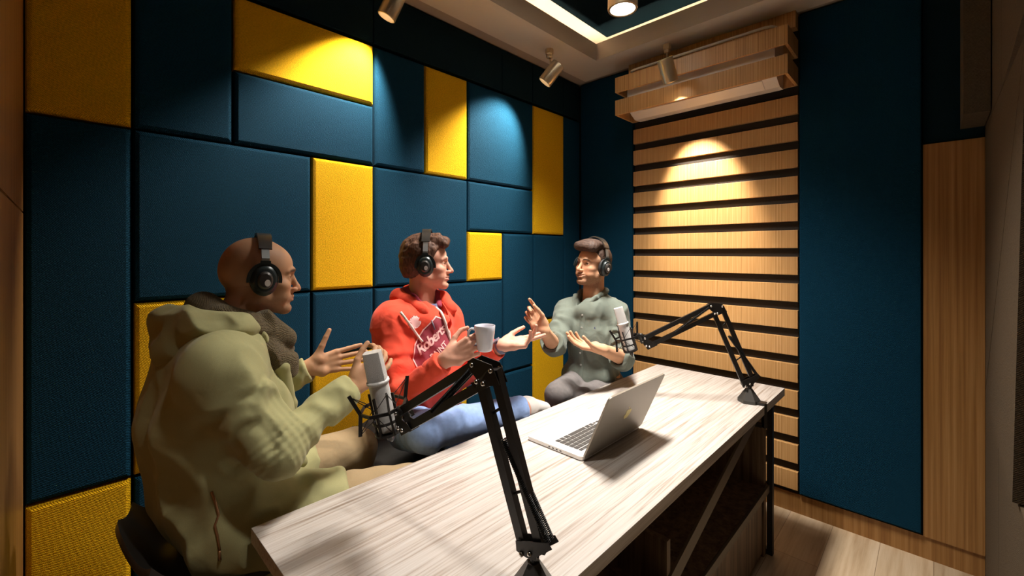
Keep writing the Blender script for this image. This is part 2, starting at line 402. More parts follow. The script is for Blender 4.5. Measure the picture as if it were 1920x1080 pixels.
# ------------------------------------------------------------------ air conditioner in its slatted oak box
X0, X1, YA = -1.525, -.533, 2.561
ac = tag(empty('air_conditioner_cover', (-1.029, YB, 2.35)), 'oak louvre box of wide open bands around the air conditioner over the slats', 'cover box')
def band(z0, z1):
    bm = bmesh.new(); t = .014
    o = Vector(ac.location)
    box(bm, Vector((X0, YA, z0))-o, Vector((X1, YA+t, z1))-o); box(bm, Vector((X0, YA+t, z0))-o, Vector((X0+t, YB-.04, z1))-o)
    box(bm, Vector((X1-t, YA+t, z0))-o, Vector((X1, YB-.04, z1))-o); box(bm, Vector((X0+t, YB-.052, z0))-o, Vector((X1-t, YB-.040, z1))-o)
    return link('louvre_band', bm, M['slat'], ac)
band(2.351, 2.450); band(2.502, 2.601)
bm = bmesh.new(); oo = Vector(ac.location)
box(bm, Vector((X0, YB-.10, 2.653))-oo, Vector((X1, YB-.04, 2.741))-oo); link('mounting_board', bm, M['slat'], ac)
au = tag(empty('air_conditioner', (-1.03, YB-.055, 2.343)), 'white split air conditioner inside the oak louvre box', 'air conditioner')
# unit profile in (y,z) extruded along x
prof = [(0, 0), (-.075, -.004), (-.130, .020), (-.170, .060), (-.180, .130), (-.176, .27), (-.160, .285), (0, .285)]
bm = bmesh.new()
mt = Matrix(((0, 0, 1, -.43), (1, 0, 0, 0), (0, 1, 0, 0), (0, 0, 0, 1)))
prism(bm, prof, .86, mt)
o = link('body', bm, M['acwhite'], au)
bm = bmesh.new(); box(bm, (-.34, -.150, .006), (.36, -.082, .010)); bmesh.ops.rotate(bm, verts=bm.verts, cent=(0, -.1, .006), matrix=Matrix.Rotation(-.50, 3, 'X')); bmesh.ops.translate(bm, verts=bm.verts, vec=(0, .0, -.004))
link('air_flap', bm, M['acwhite'], au)
bm = bmesh.new(); box(bm, (-.40, -.145, .2855), (.40, -.02, .2875)); link('intake_grille', bm, M['acgrey'], au)
bm = bmesh.new()
tube(bm, [(-.425, -.02, .298), (-.425, -.13, .298), (-.41, -.16, .298), (-.38, -.172, .298), (.38, -.172, .298), (.41, -.16, .298), (.425, -.13, .298), (.425, -.02, .298)], .0075, 8)
o = link('top_rim', bm, M['acwhite'], au, True); 

# ------------------------------------------------------------------ ceiling lamps
dl = tag(empty('downlight', (-1.21, 2.11, 2.944)), 'round bronze surface mounted downlight glowing white in the ceiling tray', 'ceiling light')
bm = bmesh.new(); lathe(bm, [(0, -.0001), (.079, -.0001), (.079, -.186), (.077, -.190), (.066, -.190), (.064, -.186), (.064, -.176), (0, -.176)], 48); smooth_by_angle(link('housing', bm, M['brass'], dl))
bm = bmesh.new(); lathe(bm, [(0, -.1762), (.0635, -.1762), (.0635, -.181), (0, -.181)], 48); link('diffuser', bm, M['lampface'], dl)
d2 = dl.copy(); C.objects.link(d2); d2.location = (-.42, .45, 2.944); d2['label'] = 'round bronze downlight at the near end of the ceiling tray, above the view'
for ch in list(dl.children):
    c2 = ch.copy(); C.objects.link(c2); c2.parent = d2
def spot(base, ctr, aim, energy, label, size=74, L=.135, R=.043):
    base, ctr, aim = Vector(base), Vector(ctr), Vector(aim)
    e = tag(empty('track_spotlight', base), label, 'spotlight', 'champagne spotlights on the ceiling border')
    bm = bmesh.new()
    lathe(bm, [(0, 0), (.026, 0), (.026, -.030), (.020, -.034), (.020, -.052), (.015, -.056), (0, -.056)], 8); link('ceiling_mount', bm, M['brass'], e)
    d = (aim-ctr).normalized(); f = frame_from(d).to_4x4(); loc = ctr-base
    side = loc - d*.02
    bm = bmesh.new(); tube(bm, [(0, 0, -.05), Vector((0, 0, -.06)).lerp(side, .5)+Vector((0, 0, 0)), side], .0055, 8); link('stem', bm, M['brass'], e, True)
    mt = Matrix.Translation(loc) @ f
    bm = bmesh.new(); lathe(bm, [(R-.001, -L/2+.001), (R, -L/2+.003), (R, L/2-.002), (R-.002, L/2), (R-.005, L/2), (R-.006, L/2-.012), (.020, -.02), (0, -.022)], 40, mt); smooth_by_angle(link('lamp_body', bm, M['brass'], e))
    bm = bmesh.new(); lathe(bm, [(0, -L/2), (R-.001, -L/2), (R-.001, -L/2+.002), (0, -L/2+.002)], 40, mt); link('rear_cap', bm, M['olivecap'], e)
    bm = bmesh.new(); lathe(bm, [(0, .0), (.026, .0), (.026, .004), (0, .004)], 24, mt); link('lens', bm, M['lampface'], e)
    l = light('spot_lamp', 'SPOT', ctr+d*.05, energy, (1, .88, .73), target=aim, spot_size=math.radians(size), spot_blend=.75, shadow_soft_size=.02)
    return e
S1 = at(1030, 93, Z=ZC); spot(S1, at(1034, 138, d=2.66), (XL, 1.88, 2.10), 105, 'spotlight on the ceiling aimed at the blue panels, left of the corner')
S2 = Vector((-1.16, 2.50, ZC)); spot(at(1251, 84, Z=ZC)*1.0, at(1252, 132, d=2.50), (-1.05, 2.80, 1.78), 150, 'spotlight hanging in front of the louvre box, aimed at the wooden slats', size=49)
spot((-1.80, 1.00, ZC), at(736, 8, d=2.02), (XL, .90, 2.10), 105, 'spotlight cut by the top edge, aimed at the long yellow panel')

pl = tag(empty('panel_light', (-1.06, 1.66, 2.944)), 'flat rectangular lamp in the ceiling tray above the middle of the desk', 'ceiling light')
bm = bmesh.new(); box(bm, (-.13, -.32, -.075), (.13, .32, -.0)); link('housing', bm, M['brass'], pl)
bm = bmesh.new(); box(bm, (-.11, -.30, -.0785), (.11, .30, -.0755)); link('diffuser', bm, M['paneldiff'], pl)
# ================================================================== DESK
DX0, DX1, DY0, DY1, DZ = -1.205, -.535, .322, 2.512, .76
desk = tag(empty('desk', (-.87, 1.415, 0)), 'long studio desk with a washed pale wood top and dark, shade-toned shelved underframe', 'desk')
dO = Vector(desk.location)
def dbox(name, lo, hi, m, bev=0): 
    bm = bmesh.new(); box(bm, Vector(lo)-dO, Vector(hi)-dO, bev); return link(name, bm, m, desk)
dbox('desktop', (DX0, DY0, .723), (DX1, DY1, DZ), M['desk'], .001)
dbox('side_panel', (-1.02, 2.30, .0), (-.575, 2.335, .722), M['deskshade'])
dbox('side_panel', (-1.02, .50, .0), (-.575, .535, .722), M['deskshade'])
dbox('back_panel', (-1.02, .536, .06), (-1.0, 2.299, .722), M['deskshade'])
dbox('shelf', (-.999, .536, .305), (-.572, 2.299, .333), M['deskshade'])
dbox('divider', (-.90, 1.36, .334), (-.62, 1.385, .50), M['deskshade'])
dbox('lower_panel', (-.60, .536, .02), (-.582, 2.299, .304), M['deskshade'])
for y in (2.336, .472):
    bm = bmesh.new(); box(bm, Vector((-.572, y, 0))-dO, Vector((-.548, y+.026, .722))-dO); box(bm, Vector((-1.10, y, 0))-dO, Vector((-1.076, y+.026, .722))-dO)
    box(bm, Vector((-1.076, y, .696))-dO, Vector((-.572, y+.026, .722))-dO); box(bm, Vector((-1.076, y, 0))-dO, Vector((-.572, y+.026, .024))-dO)
    link('leg_frame', bm, M['blackmetal'], desk)
dbox('shelf_rail', (-.571, .536, .300), (-.560, 2.335, .334), M['greymetal'])
for s in (0,):
    bm = bmesh.new(); a = Vector((-.566-.0, 2.16, .722))-dO; b_ = Vector((-.566, .90, .334))-dO
    bar(bm, a, b_, .008, .052); link('diagonal_brace', bm, M['greymetal'], desk)

# ================================================================== LAPTOP
lp = tag(empty('laptop', (-.9375, 1.362, DZ)), 'open silver laptop standing on the pale desk top', 'laptop')
bm = bmesh.new(); prism(bm, rrect(.245, .385, .016), .012, Matrix.Translation((0, 0, .002))); o = link('base', bm, M['alu'], lp)
bm = bmesh.new(); prism(bm, rrect(.075, .105, .004, cx=-.070), .0004, Matrix.Translation((0, 0, .0141))); link('trackpad', bm, M['alu'], lp)
bm = bmesh.new(); box(bm, (-.018, -.162, .0138), (.094, .162, .0143)); link('keyboard_well', bm, M['alu'], lp)
kw = .0205; rows = [(.086, .012, 14), (.0675, .0165, 14), (.0480, .0165, 14), (.0285, .0165, 13), (.0090, .0165, 12)]
for (cx, ww, n) in rows:
    for i in range(n):
        yy = -.158 + .316*(i+.5)/n; hw = .316/n*.5-.0016
        bm = bmesh.new(); box(bm, (-ww/2, -hw, 0), (ww/2, hw, .0012)); o = link('key', bm, M['key'], lp); o.location = (cx, yy, .0144)
x = -.158
for hw, s in ((.010, 1), (.010, 1), (.012, 1), (.050, 1), (.012, 1), (.010, 1), (.0085, .5), (.0085, .5), (.0085, .5)):
    bm = bmesh.new(); ww = .0165*s; box(bm, (-ww/2, -hw+.0014, 0), (ww/2, hw-.0014, .0012)); o = link('key', bm, M['key'], lp); o.location = (-.0105, x+hw, .0144); x += 2*hw+ .0105*0 + .0030
bm = bmesh.new()
for k_ in range(4): box(bm, (-.02+.016*k_, -.1929, .005), (-.012+.016*k_, -.1923, .009))
link('ports', bm, M['key'], lp)
# lid leans back away from the keyboard
lt = math.radians(24); lidm = axes((.1205, 0, .012), (0, 1, 0), (math.sin(lt), 0, math.cos(lt)), (math.cos(lt), 0, -math.sin(lt)))
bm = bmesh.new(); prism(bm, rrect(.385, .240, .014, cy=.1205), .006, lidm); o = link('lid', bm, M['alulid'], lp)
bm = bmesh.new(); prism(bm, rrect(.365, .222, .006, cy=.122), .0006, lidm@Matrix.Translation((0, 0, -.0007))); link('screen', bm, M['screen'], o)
bm = bmesh.new(); tube(bm, [(.121, -.14, .012), (.121, .14, .012)], .0055, 10); link('hinge', bm, M['key'], lp, True)
# fruit emblem on the lid: body with a bite on one side, dent top and bottom, leaf above
def bez(p0, p1, p2, p3, n=8): return [tuple(((1-t)**3*a+3*(1-t)**2*t*b+3*(1-t)*t*t*c_+t**3*d) for a, b, c_, d in zip(p0, p1, p2, p3)) for t in [i/n for i in range(n)]]
ap = bez((0, .78), (.25, .95), (.62, .92), (.80, .62)) + bez((.80, .62), (.52, .42), (.52, .02), (.86, -.14)) + bez((.86, -.14), (.70, -.62), (.45, -.98), (.16, -.86)) + \
     bez((.16, -.86), (.05, -.80), (-.05, -.80), (-.16, -.86)) + bez((-.16, -.86), (-.55, -1.02), (-.95, -.25), (-.92, .18)) + bez((-.92, .18), (-.90, .78), (-.42, .98), (0, .78))
leaf = bez((.02, .95), (.02, 1.2), (.18, 1.42), (.42, 1.5)) + bez((.42, 1.5), (.44, 1.25), (.28, 1.0), (.02, .95))
S_ = .0225
bm = bmesh.new()
mm = lidm@Matrix.Translation((0, .120, .0061))
# seen from outside the lid the emblem reads upright: mirror the local x
prism(bm, [(-x_*S_, y_*S_) for x_, y_ in ap], .0005, mm); prism(bm, [(-x_*S_, y_*S_) for x_, y_ in leaf], .0005, mm)
link('emblem', bm, M['gold'], o)

# ================================================================== BOOM ARMS AND MICROPHONES
def helix(bm, a, b, R, r, turns, seg=5, per=9):
    a, b = Vector(a), Vector(b); f = frame_from(b-a); L = (b-a).length; n = turns*per
    tube(bm, [a+f@Vector((R*math.cos(2*PI*i/per), R*math.sin(2*PI*i/per), L*i/n)) for i in range(n+1)], r, seg, up=(.3, .5, .8))
def boom(B, E, N, edge, label):
    """B foot on the desk, E elbow, N head joint; edge = direction from the foot to the desk edge"""
    B, E, N = Vector(B), Vector(E), Vector(N); r0 = tag(empty('microphone_boom_arm', B), label, 'microphone arm', 'black scissor boom arms clamped to the desk')
    u = Vector((N.x-B.x, N.y-B.y, 0)).normalized(); side = Vector((-u.y, u.x, 0))
    P0 = B+Vector((0, 0, .085)) - B; Eo = E-B; No = N-B
    dl = (Eo-P0).normalized(); pl = side.cross(dl).normalized(); 
    if pl.dot(u) < 0: pl = -pl
    du = (No-Eo).normalized(); pu = side.cross(du).normalized()
    if pu.z < 0: pu = -pu
    h = .021
    # foot
    bm = bmesh.new(); lathe(bm, [(0, 0), (.046, 0), (.046, .014), (.014, .062), (0, .062)], 6, Matrix.Rotation(.3, 4, 'Z')); link('foot', bm, M['seat'], r0)
    e = Vector(edge)
    bm = bmesh.new(); b0 = e*.052
    bar(bm, e*.02+Vector((0, 0, .006)), b0+e*.016+Vector((0, 0, .006)), .034, .012); bar(bm, b0+e*.010+Vector((0, 0, .011)), b0+e*.010+Vector((0, 0, -.098)), .012, .034, up=side)
    bar(bm, b0+e*.004+Vector((0, 0, -.092)), e*-.02+Vector((0, 0, -.092)), .034, .012)
    link('clamp', bm, M['blackmetal'], r0)
    bm = bmesh.new(); c0 = e*.004; tube(bm, [c0+Vector((0, 0, -.043)), c0+Vector((0, 0, -.128))], .0045, 8); lathe(bm, [(0, 0), (.014, 0), (.014, .005), (0, .005)], 16, Matrix.Translation(c0+Vector((0, 0, -.044))))
    tube(bm, [c0-side*.03+Vector((0, 0, -.124)), c0+side*.03+Vector((0, 0, -.124))], .0025, 8); link('clamp_screw', bm, M['blackmetal'], r0)
    bm = bmesh.new(); tube(bm, [(0, 0, .055), P0-dl*.012], .009, 10); link('swivel_pin', bm, M['blackmetal'], r0)
    # lower arm: near bar a, far bar b
    la0, la1 = P0-pl*h-dl*.0, Eo-pl*h; lb0, lb1 = P0+pl*h+dl*-.01, Eo+pl*h-dl*.02
    ua0, ua1 = Eo+pu*h*.9-du*.0, No+pu*h; ub0, ub1 = Eo-pu*h, No-pu*h
    ua0 = Eo + pu*h*1.0 + du*.02; ub0 = Eo - pu*h + du*.012
    for nm, p, q in (('lower_bar', la0, la1), ('lower_bar', lb0, lb1), ('upper_bar', ua0, ua1), ('upper_bar', ub0, ub1)):
        bm = bmesh.new(); bar(bm, p, q, .019, .017, up=side); link(nm, bm, M['blackmetal'], r0)
    def plate(name, poly3, th=.002):
        for s in (-1, 1):
            bm = bmesh.new(); off = side*s*.0125
            a = [bm.verts.new(Vector(p)+off) for p in poly3]; b = [bm.verts.new(Vector(p)+off+side*s*th) for p in poly3]; n = len(a)
            bm.faces.new(a); bm.faces.new(b[::-1])
            for i in range(n): bm.faces.new((a[i], b[i], b[(i+1) % n], a[(i+1) % n]))
            link(name, bm, M['blackmetal'], r0)
    g = .011
    plate('elbow_plate', [la1-dl*.03-pl*g, la1+dl*g-pl*g*.4, ua0+pu*g-du*.01, ua0+pu*g+du*g, ua0-pu*.006+du*g*1.2, Eo+du*.022-dl*.012, lb1+pl*g*1.1+du*.006, lb1-dl*g*1.4+pl*g*.8, lb1-dl*g-pl*.006])
    plate('head_plate', [ua1+pu*g*.8-du*g, ua1+pu*g+du*.004, No+du*.020, ub1-pu*g+du*.014, ub1-pu*g-du*.035, ub1+pu*.006-du*.03, No-du*.012])
    plate('base_plate', [P0-dl*.014-pl*.010, P0-dl*.01+pl*.012, lb0+dl*.01+pl*g, lb0+dl*.032+pl*g*.6, P0+dl*.030-pl*.05, P0+dl*.018-pl*.055, P0-dl*.004-pl*g*1.4])
    bolt_me = None
    for p in (la1, lb1, ua0, ub0, ua1, ub1, No+du*.012-pu*.012, P0, lb0+dl*.006):
        for s in (-1, 1):
            if bolt_me is None:
                bm = bmesh.new(); bmesh.ops.create_uvsphere(bm, u_segments=12, v_segments=8, radius=.0052); o = link('bolt', bm, M['screw'], r0, True); bolt_me = o.data
            else:
                o = bpy.data.objects.new('bolt', bolt_me); C.objects.link(o); o.parent = r0
            o.location = p+side*s*.0155
    for s in (-1, 1):
        bm = bmesh.new(); helix(bm, P0-pl*.045+dl*.026+side*s*.006, la0.lerp(la1, .62)+pl*.020+side*s*.006, .0055, .0013, 60); link('spring', bm, M['spring'], r0, True)
        bm = bmesh.new(); helix(bm, ua0+du*.008-pu*.004+side*s*.006, ub0.lerp(ub1, .60)+pu*.004+side*s*.006, .0055, .0013, 50); link('spring', bm, M['spring'], r0, True)
    bm = bmesh.new()
    for t in (.34, .80):
        tube(bm, [la0.lerp(la1, t), lb0.lerp(lb1, t)], .003, 8)
    link('cross_pin', bm, M['blackmetal'], r0, True)
    return r0, du, side
def microphone(top, bot, joint, facing, label):
    """side-address microphone from bot to top held in a spider mount that hangs from joint"""
    top, bot, joint = Vector(top), Vector(bot), Vector(joint)
    ax = (top-bot).normalized(); L = (top-bot).length; fz = Vector(facing); fz = (fz-ax*fz.dot(ax)).normalized(); fx = ax.cross(fz)
    W = axes(bot, fx, fz, ax)
    m = tag(empty('studio_microphone', bot), label, 'microphone', 'silver microphones in black spider mounts')
    Wl = axes((0, 0, 0), fx, fz, ax)
    r = .0245
    bm = bmesh.new(); lathe(bm, [(0, 0), (r-.002, 0), (r, .002), (r, L*.60), (0, L*.60)], 40, Wl); smooth_by_angle(link('body', bm, M['mic'], m))
    bm = bmesh.new(); lathe(bm, [(r-.001, L*.60), (r+.0025, L*.60+.001), (r+.004, L*.60+.004), (r+.0035, L*.60+.008), (r-.001, L*.60+.010)], 40, Wl); smooth_by_angle(link('collar', bm, M['mic'], m), 60)
    bm = bmesh.new(); secs = []
    for zz, sc in ((L*.60+.009, 1.0), (L-.003, .93), (L, .90)):
        ring = []
        for k in range(28):
            a = 2*PI*k/28; ca, sa = math.cos(a), math.sin(a); q = 5.5
            rr = 1/(abs(ca/1.0)**q+abs(sa/.80)**q)**(1/q)
            ring.append(bm.verts.new(Wl@Vector((rr*ca*r*.96*sc, rr*sa*r*.96*sc, zz))))
        secs.append(ring)
    for a, b in zip(secs, secs[1:]):
        for k in range(28): bm.faces.new((a[k], a[(k+1) % 28], b[(k+1) % 28], b[k]))
    bm.faces.new(secs[-1]); bm.faces.new(secs[0][::-1]); smooth_by_angle(link('grille', bm, M['micgrille'], m), 30)
    # spider mount
    sm = tag(empty('shock_mount', bot+ax*L*.30), label.replace('silver studio microphone', 'black spider shock mount'), 'shock mount', 'black spider shock mounts')
    Wm = axes((0, 0, 0), fx, fz, ax)
    R = .056
    def pt(rad, ang, zz): return Wm@Vector((rad*math.cos(ang), rad*math.sin(ang), zz))
    bm = bmesh.new(); n = 8; ins = [];
    for k in range(n):
        a = 2*PI*(k+.5)/n; ins.append([bm.verts.new(pt(R+dx, a, dz)) for dx, dz in ((0, -.004), (.004, -.004), (.004, .004), (0, .004))])
    for k in range(n):
        a, b = ins[k], ins[(k+1) % n]
        for j in range(4): bm.faces.new((a[j], a[(j+1) % 4], b[(j+1) % 4], b[j]))
    link('outer_ring', bm, M['blackmetal'], sm)
    for k in range(4):
        a = PI/4+k*PI/2+.35
        bm = bmesh.new(); bar(bm, pt(R+.001, a, 0), pt(R+.018, a, .055), .004, .009, up=pt(1, a, 0)); bar(bm, pt(R+.001, a, 0), pt(R+.012, a, -.052), .004, .009, up=pt(1, a, 0)); link('outer_prong', bm, M['blackmetal'], sm)
    bm = bmesh.new()
    for k in range(4):
        a = k*PI/2+.35; bar(bm, pt(.033, a, -.066), pt(.033, a, .035), .004, .007, up=pt(1, a, 0))
    for zz, rr in ((-.066, .030), (-.036, .030)):
        lathe(bm, [(rr, zz-.003), (rr+.004, zz-.003), (rr+.004, zz+.003), (rr, zz+.003), (rr, zz-.003)], 20, Wm)
    lathe(bm, [(0, -.071), (.030, -.071), (.030, -.067), (0, -.067)], 20, Wm)
    link('inner_cage', bm, M['blackmetal'], sm)
    for k in range(4):
        a = PI/4+k*PI/2+.35; bm = bmesh.new()
        for s in (-1, 1):
            b_ = a+s*PI/4
            tube(bm, [pt(R+.018, a, .053), pt(.036, b_, .004)], .0011, 5); tube(bm, [pt(R+.012, a, -.050), pt(.036, b_, -.012)], .0011, 5)
        link('elastic_cord', bm, M['blackmetal'], sm)
    d = (joint-sm.location); dn = d.normalized()
    loc = Wm.inverted().to_3x3()@d; an = math.atan2(loc.y, loc.x)
    bm = bmesh.new(); tube(bm, [pt(R, an, 0), pt(R+.012, an, -.001), d-dn*.010], [.008, .011, .009], 10); link('swivel_joint', bm, M['blackmetal'], sm, True)
    bm = bmesh.new(); tube(bm, [d-dn*.012, d+dn*.004], .0062, 10); link('thread', bm, M['screw'], sm, True)
    # jack plug below
    bm = bmesh.new(); tube(bm, [Wm@Vector((0, 0, -.070)), Wm@Vector((0, 0, -.088))], .008, 10); tube(bm, [Wm@Vector((0, 0, -.086)), Wm@Vector((0, -.012, -.098)), Wm@Vector((0, -.03, -.10))], .004, 8); link('cable_plug', bm, M['blackmetal'], sm, True)
    return m
B1 = Vector((-.572, .652, DZ+.0005)); E1 = at(913, 693, d=.86); N1 = at(757, 787, d=1.075)
boom(B1, E1, N1, (1, 0, 0), 'black scissor boom arm in the foreground, cut by the bottom edge')
microphone(at(697, 660, d=1.09), at(728, 805, d=1.11), N1+Vector((-.004, -.004, .004)), (.75, -.65, .0), 'silver studio microphone in the foreground, in front of the bald man\'s hand')
B2 = Vector((-.602, 2.165, DZ+.0005)); E2 = at(1344, 577, d=2.0); N2 = at(1213, 641, d=2.06)
boom(B2, E2, N2, (1, 0, 0), 'black scissor boom arm clamped at the far end of the desk before the slats')
microphone(at(1159, 577, d=2.10), at(1182, 656, d=2.09), N2+Vector((-.01, -.005, .002)), (.5, -.85, 0), 'silver studio microphone at the far end, in front of the grey shirt')

# ================================================================== CHAIRS
def chair(cx, cy, face, zs, label, wd=.47, dp=.45, back=.13):
    """moulded low-back shell on a pedestal; face = heading of the sitter in radians (0 = +Y, turning left positive)"""
    e = tag(empty('shell_chair', (cx, cy, 0), (0, 0, face)), label, 'chair', 'black moulded shell chairs')
    n = 26; th = .016; bm = bmesh.new(); top = []; bot = []
    def P_(s, t):
        # square to rounded-square mapping
        x = s*math.sqrt(max(0, 1-t*t*.30)); y = t*math.sqrt(max(0, 1-s*s*.30))
        er = max(abs(x), abs(y)) ; q = (abs(x)**4+abs(y)**4)**.25
        rise = max(0, (q-.62)/.38)**2
        bk = max(0, -y)**1.5
        zz = rise*(.028+ (back-.02)*bk*1.2) - .022*max(0, y-.55)**2*10*.2
        if y > .6: zz -= .03*((y-.6)/.4)**2
        return Vector((x*wd/2, y*dp/2 - rise*bk*.03, zs+zz))
    for i in range(n+1):
        top.append([bm.verts.new(P_(-1+2*i/n, -1+2*j/n)) for j in range(n+1)])
    for i in range(n+1):
        bot.append([bm.verts.new(top[i][j].co*1.0 + Vector((top[i][j].co.x*.02, top[i][j].co.y*.02, -th))) for j in range(n+1)])
    for i in range(n):
        for j in range(n):
            bm.faces.new((top[i][j], top[i+1][j], top[i+1][j+1], top[i][j+1])); bm.faces.new((bot[i][j], bot[i][j+1], bot[i+1][j+1], bot[i+1][j]))
    ring = [(i, 0) for i in range(n)]+[(n, j) for j in range(n)]+[(i, n) for i in range(n, 0, -1)]+[(0, j) for j in range(n, 0, -1)]
    for k in range(len(ring)):
        a, b = ring[k], ring[(k+1) % len(ring)]
        bm.faces.new((top[a[0]][a[1]], bot[a[0]][a[1]], bot[b[0]][b[1]], top[b[0]][b[1]]))
    smooth_by_angle(link('seat_shell', bm, M['seat'], e), 50)
    bm = bmesh.new(); lathe(bm, [(0, zs-th-.001), (.075, zs-th-.001), (.06, zs-th-.02), (.024, zs-th-.05), (.024, .06), (.045, .03), (.20, .014), (.205, 0), (0, 0)], 40)
    smooth_by_angle(link('pedestal', bm, M['chrome'], e))
    return e
# ================================================================== SCULPTING WITH DISTANCE FIELDS
# Figures are modelled as blended capsules and ellipsoids and turned into one closed skin each.
F32 = np.float32
def V3(p): return np.array([p[0], p[1], p[2]], F32)
def smin(a, b, k):
    if k <= 0: return np.minimum(a, b)
    h = np.clip(.5+.5*(b-a)/k, 0, 1); return b+(a-b)*h-k*h*(1-h)
def smax(a, b, k): return -smin(-a, -b, k)
class Prim:
    """op: '+' blend in, '-' carve out, '&' keep inside"""
    def __init__(s, f, c, r, k=.01, op='+'): s.f, s.c, s.r, s.k, s.op = f, V3(c), float(r), k, op
def cap(a, b, ra, rb=None, k=.01, op='+', flat=None):
    """tapered capsule; flat=(direction, factor) squashes it across a direction"""
    a, b = V3(a), V3(b); rb = ra if rb is None else rb; ba = b-a; L2 = float(ba@ba)+1e-12
    def f(P):
        pa = P-a; h = np.clip((pa@ba)/L2, 0, 1); q = pa-h[:, None]*ba
        if flat is not None:
            n = V3(flat[0]); n = n/np.linalg.norm(n); dn = q@n; q = q+np.outer(dn*(flat[1]-1), n)
            return (np.sqrt((q*q).sum(1))-(ra+(rb-ra)*h))/max(1, flat[1]*.8)
        return np.sqrt((q*q).sum(1))-(ra+(rb-ra)*h)
    return Prim(f, (a+b)/2, math.sqrt(L2)/2+max(ra, rb), k, op)
def ell(c, r, k=.01, op='+', R=None):
    c = V3(c); r = V3(r); Rm = None if R is None else np.array(R, F32)
    def f(P):
        q = P-c
        if Rm is not None: q = q@Rm
        k0 = np.sqrt(((q/r)**2).sum(1)); k1 = np.sqrt(((q/(r*r))**2).sum(1))+1e-9
        return k0*(k0-1)/k1
    return Prim(f, c, float(r.max()), k, op)
def rbox(c, hs, rad, k=.01, op='+', R=None):
    c = V3(c); hs = V3(hs)-rad; Rm = None if R is None else np.array(R, F32)
    def f(P):
        q = P-c
        if Rm is not None: q = q@Rm
        q = np.abs(q)-hs
        return np.sqrt((np.maximum(q, 0)**2).sum(1))+np.minimum(q.max(1), 0)-rad
    return Prim(f, c, float(np.linalg.norm(hs))+rad, k, op)
def plane(p, n, k=.004, op='&'):
    """keeps the side the normal points away from"""
    p = V3(p); n = V3(n); n = n/np.linalg.norm(n)
    return Prim(lambda P: (P-p)@n, p, 1e9, k, op)
def chain(pts, rad, k=.01, **kw):
    return [cap(pts[i], pts[i+1], rad[i], rad[i+1], k, **kw) for i in range(len(pts)-1)]
def moved(prims, Mx, mirror=False):
    """prims given in a local frame, set in the room by the rigid matrix Mx (scale s allowed)"""
    Mx = np.array(Mx, F32); s = float(np.linalg.norm(Mx[:3, 0])); R = Mx[:3, :3]/s; t = Mx[:3, 3]; out = []
    for p in prims:
        def f(P, p=p): return p.f(((P-t)@R)/s)*s
        out.append(Prim(f, R@(p.c*s)+t if p.r < 1e8 else p.c, p.r*s, p.k*s, p.op))
    return out
def field(prims, P, blk=None):
    d = None
    for p in prims:
        if blk is not None and p.r < 1e8:
            if np.linalg.norm(blk[0]-p.c) > p.r+blk[1]+p.k+.012: continue
        v = p.f(P)
        if p.op == '+': d = v if d is None else smin(d, v, p.k)
        elif d is not None:
            d = smax(d, -v, p.k) if p.op == '-' else smax(d, v, p.k)
    return np.full(len(P), 1., F32) if d is None else d
def axis_steps(lo, hi, h, fine=()):
    """grid coordinates with step h, finer inside the given (lo, hi, step) stretches"""
    out = [lo]
    while out[-1] < hi:
        st = h
        for a, b, s in fine:
            if a-.01 <= out[-1] <= b: st = min(st, s)
            elif out[-1] < a and out[-1]+h > a: st = min(st, s)
        out.append(out[-1]+st)
    return np.array(out, F32)
def hash3(ix, iy, iz):
    n = (ix*73856093) ^ (iy*19349663) ^ (iz*83492791)
    n = (n ^ (n >> 13))*1274126177 & 0x7fffffff
    return (n ^ (n >> 16)).astype(np.float64) % 65536/65536.*2-1
def noise(P, sc=(1, 1, 1)):
    q = P.astype(np.float64)*np.array(sc); i = np.floor(q).astype(np.int64); f = q-i; f = f*f*(3-2*f); out = 0
    for a in (0, 1):
        for b in (0, 1):
            for c_ in (0, 1):
                w_ = (f[:, 0] if a else 1-f[:, 0])*(f[:, 1] if b else 1-f[:, 1])*(f[:, 2] if c_ else 1-f[:, 2])
                out = out+w_*hash3(i[:, 0]+a, i[:, 1]+b, i[:, 2]+c_)
    return out.astype(F32)
def ridged(P, sc, warp=.5, ws=(6, 6, 6)):
    """soft cloth folds: ridged noise on warped coordinates"""
    w_ = noise(P, ws)
    q = P*np.array(sc, F32)+w_[:, None]*warp
    return 1-2*np.abs(noise(q, (1, 1, 1)))
